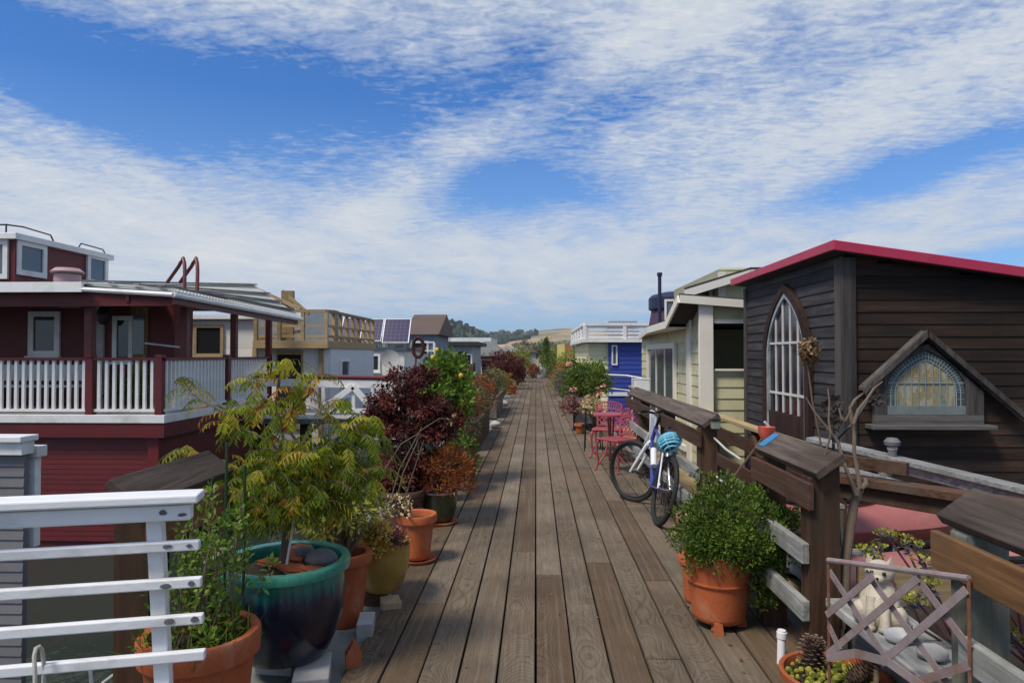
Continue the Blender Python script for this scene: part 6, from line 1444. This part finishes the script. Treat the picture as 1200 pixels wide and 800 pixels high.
MB().bx(-13, xl_ - .02, YW + .302, YW + 5, zdb + .002, zu).build('upper_wall', M['wwall'], t)
MB().bx(-13.2, xl_ - .01, YW + .15, YW + 5.1, zu + .001, zu + .10).build('flat_roof', M['white'], t)
zrail = W(370, 364, YW).z
railing(t, [(xl_ + .05, YW + .08), (xk - .06, YW + .08), (xk - .06, YW + 5.0)], zd, zrail, M['newx'], .62, .06, (.15, .5), .07, 'deck_rail', .085)
for a, b_ in (((352, 362), (297, 337)), ((362, 368), (331, 341)), ((356, 380), (310, 352)), ((300, 398), (352, 388)), ((306, 372), (330, 376))):
    MB().beam(W(*a, YW + .3), W(*b_, YW + .6), .05, .085).build('stair_rail', M['newx'], t)
MB().bx(W(331, 360, YW + .6).x, W(345, 360, YW + .6).x, YW + .5, YW + .62, zd, W(331, 341, YW + .6).z).build('stair_post', M['newz'], t)
MB().bx(W(297, 360, YW + .6).x - .1, W(297, 360, YW + .6).x, YW + .55, YW + .65, zd, W(297, 337, YW + .6).z).build('stair_post', M['newz'], t)
c = W(245, 399, YW + .3); window(t, (c.x, YW + .3, c.z), .62, .66, (0, -1, 0), M['new'], M['glass'], .08)
c = W(340, 425, YW + .3); d_ = MB().bx(c.x - .34, c.x + .34, YW + .25, YW + .299, -.3, zdb - .06).build('door', M['newz'], t); MB().bx(c.x - .30, c.x + .30, YW + .235, YW + .249, -.1, zdb - .16).build('pane', M['glass'], d_)
c = W(377, 425, YW + .3); MB().bx(c.x - .05, c.x + .05, YW + .2, YW + .29, -1.0, zdb - .002).build('corner_post', M['newz'], t)
c = W(300, 425, YW + .3); MB().bx(c.x - .06, c.x + .05, YW + .2, YW + .29, -1.0, zdb - .002).build('corner_post', M['newz'], t)
xx = W(380, 420, YW).x + .05; window(t, (xx, YW + 1.6, .95), .7, .9, (1, 0, 0), M['wclean'], M['glassb'], .06)
MB().bx(-13.3, xx + .2, YW - .1, YW + 5.4, -1.7, -1.21).build('hull', M['concrete'], t)
c = W(376, 361, YW + 2.5); mb = MB(); mb.bx(c.x - .45, c.x + .45, c.y - .3, c.y + .3, zd, zd + .92); tag(mb.build('deck_cabinet', mat('blue_grey_box', (.20, .25, .31)), loc=(c.x, c.y, zd), bevel=.02), 'blue grey cabinet standing on the new timber roof deck', 'cabinet')
# solar panels
m, tt, b = nt('solar_cells'); co = objco(tt); se = nd(tt, 'ShaderNodeSeparateXYZ'); lk(tt, co, se.inputs[0])
gx_ = mth(tt, 'FRACT', mth(tt, 'MULTIPLY', se.outputs[0], 6.2)); gz_ = mth(tt, 'FRACT', mth(tt, 'MULTIPLY', se.outputs[2], 7.6))
gl = mth(tt, 'MAXIMUM', mth(tt, 'GREATER_THAN', gx_, .94), mth(tt, 'GREATER_THAN', gz_, .94))
lk(tt, mixc(tt, gl, (.020, .016, .075), (.12, .12, .20)), b.inputs['Base Color']); b.inputs['Roughness'].default_value = .35; b.inputs['Specular IOR Level'].default_value = .15; M['cells'] = m
def solar(t, px0, px1, py0, py1, Y, sl=.5):
    a, b_ = W(px0, py1, Y), W(px1, py1, Y); top = W(px0, py0, Y + sl); up = Vector((0, sl, top.z - a.z)); sx = Vector((b_.x - a.x, 0, 0)); n = sx.cross(up).normalized()
    if n.y > 0: n = -n
    P4 = lambda x0, x1, z0, z1, o: [a + sx * x0 + up * z0 + n * o, a + sx * x1 + up * z0 + n * o, a + sx * x1 + up * z1 + n * o, a + sx * x0 + up * z1 + n * o]
    mb = MB()
    for q_ in ((0, .029, 0, 1), (.971, 1, 0, 1), (.029, .971, 0, .0195), (.029, .971, .9805, 1)): mb.poly(P4(*q_, -.01), n * .045)
    f = mb.build('solar_panel', M['wclean'], t); MB().poly(P4(.03, .97, .02, .98, 0), n * .02).build('cells', M['cells'], f)
    for g in (.15, .85): MB().beam(a + sx * g + up * .9 - n * .02, Vector((a.x + sx.x * g, Y + sl, a.z - .45)), .04, .04).build('strut', M['steel'], f); MB().beam(a + sx * g + up * .05 - n * .02, Vector((a.x + sx.x * g, Y + .05, a.z - .45)), .04, .04).build('strut', M['steel'], f)
t = thing('houseboat', 'small white flat roofed house carrying five tilted solar panels', 'houseboat', (-6.5, 27, -1.6))
xs0, xs1 = W(335, 420, 24.8).x, W(474, 420, 24.8).x; zs_ = W(450, 407, 24.8).z
MB().bx(xs0, xs1, 24.8, 29, -1.5, zs_ - .12).build('wall', M['wwall'], t); MB().bx(xs0 - .1, xs1 + .1, 24.7, 29.1, zs_ - .118, zs_ - .002).build('roof', mat('blue_fascia', (.06, .09, .14)), t)
c = W(437, 425, 24.8); window(t, (c.x, 24.8, c.z), .4, .5, (0, -1, 0), M['white'])
for a in ((447.5, 479, 374, 402), (424, 446.5, 374, 400), (398, 422.5, 373, 397), (372, 396.5, 373, 396), (345, 370.5, 372, 394)): solar(t, *a, 25, .55)
c = W(457, 421, 24.4); t = thing('satellite_dish', 'grey satellite dish on the small white house wall', 'dish', c)
mb = MB(); mb.lathe([(.001, 0), (.15, .012), (.27, .045), (.34, .08), (.345, .07), (.27, .03), (.001, -.015)], (0, 0, 0), 24); mb.xf(Matrix.Translation(c) @ Matrix.Rotation(R(70), 4, 'X') @ Matrix.Rotation(R(20), 4, 'Y')).build('dish', M['stone'], t, smooth=True)
MB().tube([c + Vector((0, -.05, -.12)), c + Vector((.05, -.35, -.10)), c + Vector((.04, -.4, -.06))], .025, 6).build('arm', M['orangew'], t); MB().tube([c, c + Vector((0, .35, -.1))], .03, 6).build('mount', M['steel'], t)

# ------------------------------------------------------------------ farther houses on the left
def house(label, px0, px1, Y, pe, d, wall, roof, kind='gable', rise=.8, over=.25, extra=None, base=-1.6):
    a, b_ = W(px0, pe, Y), W(px1, pe, Y); z = a.z
    t = thing('houseboat', label, 'houseboat', ((a.x + b_.x) / 2, Y + d / 2, base))
    MB().bx(a.x, b_.x, Y, Y + d, base, z - .001).build('wall', wall, t); r_ = MB(); x0, x1, y0, y1 = a.x - over, b_.x + over, Y - over, Y + d + over; xm = (x0 + x1) / 2
    if kind == 'gable': r_.poly([(x0, y0, z), (x1, y0, z), (xm, y0, z + rise)], (0, y1 - y0, 0))
    elif kind == 'flat': r_.bx(x0, x1, y0, y1, z, z + rise)
    elif kind == 'hip': ym = (y0 + y1) / 2; h = min((x1 - x0) / 2, (y1 - y0) / 2) * .8; r_.add([(x0, y0, z), (x1, y0, z), (x1, y1, z), (x0, y1, z), (x0 + h, ym, z + rise), (x1 - h, ym, z + rise)], [(3, 2, 1, 0), (0, 1, 5, 4), (1, 2, 5), (2, 3, 4, 5), (3, 0, 4)])
    elif kind == 'side': ym = (y0 + y1) / 2; r_.poly([(x0, y0, z), (x0, ym, z + rise), (x0, y1, z)], (x1 - x0, 0, 0))
    r_.build('roof', roof, t); return t
bw = lambda n_, c_: mat(n_, c_, rough=.75, bmp=.1, scale=2)
t = house('blue grey house with a brown roof behind the ring sculpture', 480, 508, 29, 392, 5, bw('blue_grey_wall', (.20, .26, .33)), bw('brown_roof', (.11, .075, .06)), 'side', 1.0)
c = W(492, 408, 29); window(t, (c.x, 29, c.z), .6, .5, (0, -1, 0), M['white']); railing(t, [(W(482, 400, 28).x, 28.2), (W(508, 400, 28).x, 28.2)], 1.4, 2.1, M['white'], .5, .05, (.5,), .06)
t = house('low grey clapboard house with a black roof edge and dark door', 506, 553, 37, 405, 6, bw('pale_grey_clap', (.36, .38, .39)), bw('black_edge', (.03, .035, .035)), 'flat', .22, .35)
c = W(541, 420, 37); MB().bx(c.x - .25, c.x + .25, 36.93, 36.99, -.6, 1.75).build('door', M['black'], t); w_ = MB(); a = W(506, 420, 37).x; clap(w_, (a, 36.98), (c.x - .3, 36.98), -.6, 1.9, .2, .03); w_.build('siding', bw('grey_siding', (.40, .42, .43)), t)
window(t, (W(549, 415, 37).x, 37, 1.3), .25, .5, (0, -1, 0), M['white'])
house('long white flat roof behind the low grey house', 515, 571, 53, 402, 8, bw('white_far', (.55, .56, .57)), bw('white_roof', (.70, .71, .72)), 'flat', .42, .3)
t = house('grey hip roofed house behind the crimson maple', 550, 588, 44.5, 417, 5, bw('dull_green_wall', (.22, .23, .20)), bw('grey_green_roof', (.15, .16, .15)), 'hip', 1.0, .4)
window(t, (W(570, 428, 44.5).x, 44.5, .7), .6, 1.0, (0, -1, 0), M['white'])
t = house('white gabled house at the far left of the dock end', 584, 606, 62, 412, 7, bw('white_far2', (.60, .60, .60)), bw('pale_roof', (.45, .43, .42)), 'gable', .6, .3)
house('distant grey house behind the boulders', 606, 628, 80, 413, 8, bw('grey_far3', (.35, .33, .30)), bw('brown_roof3', (.17, .13, .11)), 'gable', .9, .3)
house('distant sage house behind the conifer', 632, 660, 95, 411, 9, bw('sage_far', (.30, .32, .27)), bw('slate_roof3', (.13, .14, .16)), 'gable', 1.0, .3)
for px, Y, lab in ((526, 40, 'white vent pipe on the roof of the low grey house'),):
    c = W(px, 393, Y); tag(MB().tube([(c.x, Y, 1.9), (c.x, Y, c.z + .3)], .10, 10).build('vent_pipe', M['white'], loc=(c.x, Y, 1.9), smooth=True), lab, 'chimney')
t = thing('fence', 'dark red brown board fence by the low grey house', 'fence', W(547, 450, 22).to_2d().to_3d())
x0, x1 = W(538, 440, 22).x, W(556, 440, 22).x; z1_ = W(547, 427, 22).z
mb = MB(); n = 7
for k in range(n): a = x0 + (x1 - x0) * k / n; mb.bx(a, a + (x1 - x0) / n - .008, 22, 22.03, -.2, z1_ + .02 * (k % 2))
mb.build('boards', M['brown'], t)
for x in (x0 - .02, x1 - .02): MB().bx(x - .04, x + .04, 22.031, 22.1, -.8, z1_ + .06).build('post', M['brown'], t)
MB().bx(x0, x1, 22.031, 22.07, .3, .4).build('rail', M['brown'], t)
# bushy trees on the shore beyond the dock
for i, (px, Y, zt2, w, lm, lab) in enumerate(((604, 70, 2.2, 1.6, 'ygreen', 'yellow green tree past the white gabled house'), (618, 95, 3.4, 2.2, 'olive', 'olive tree beyond the far end of the dock'), (652, 66, 2.2, 1.5, 'ygreen', 'yellow green tree right of the conifer'), (640, 110, 4.0, 2.4, 'green', 'dark green tree behind the conifer'), (672, 90, 3.0, 2.2, 'olive', 'olive tree behind the bright far houseboat'))):
    c = W(px, 415, Y); bush('shore_tree', lab, 'tree', (c.x, Y, -1.7), (c.x, Y, zt2 - w * .7), (w, w, w * .8), 120, 22, .32, .22, .10, L_[lm], M['stem'], trunk=.12, crown='crown', stem='trunk')
# ------------------------------------------------------------------ thin sea haze over the far slopes
hm = bpy.data.materials.new('haze'); hm.use_nodes = True; tt = hm.node_tree; tt.nodes.remove(tt.nodes['Principled BSDF'])
pv = nd(tt, 'ShaderNodeVolumePrincipled'); pv.inputs['Color'].default_value = (.72, .82, .95, 1); pv.inputs['Density'].default_value = .00013; pv.inputs['Anisotropy'].default_value = .2
lk(tt, pv.outputs[0], tt.nodes['Material Output'].inputs['Volume'])
ho = MB().bx(-5010, 5010, -410, 6010, -2.8, 140).build('haze', hm); tag(ho, kind='stuff')
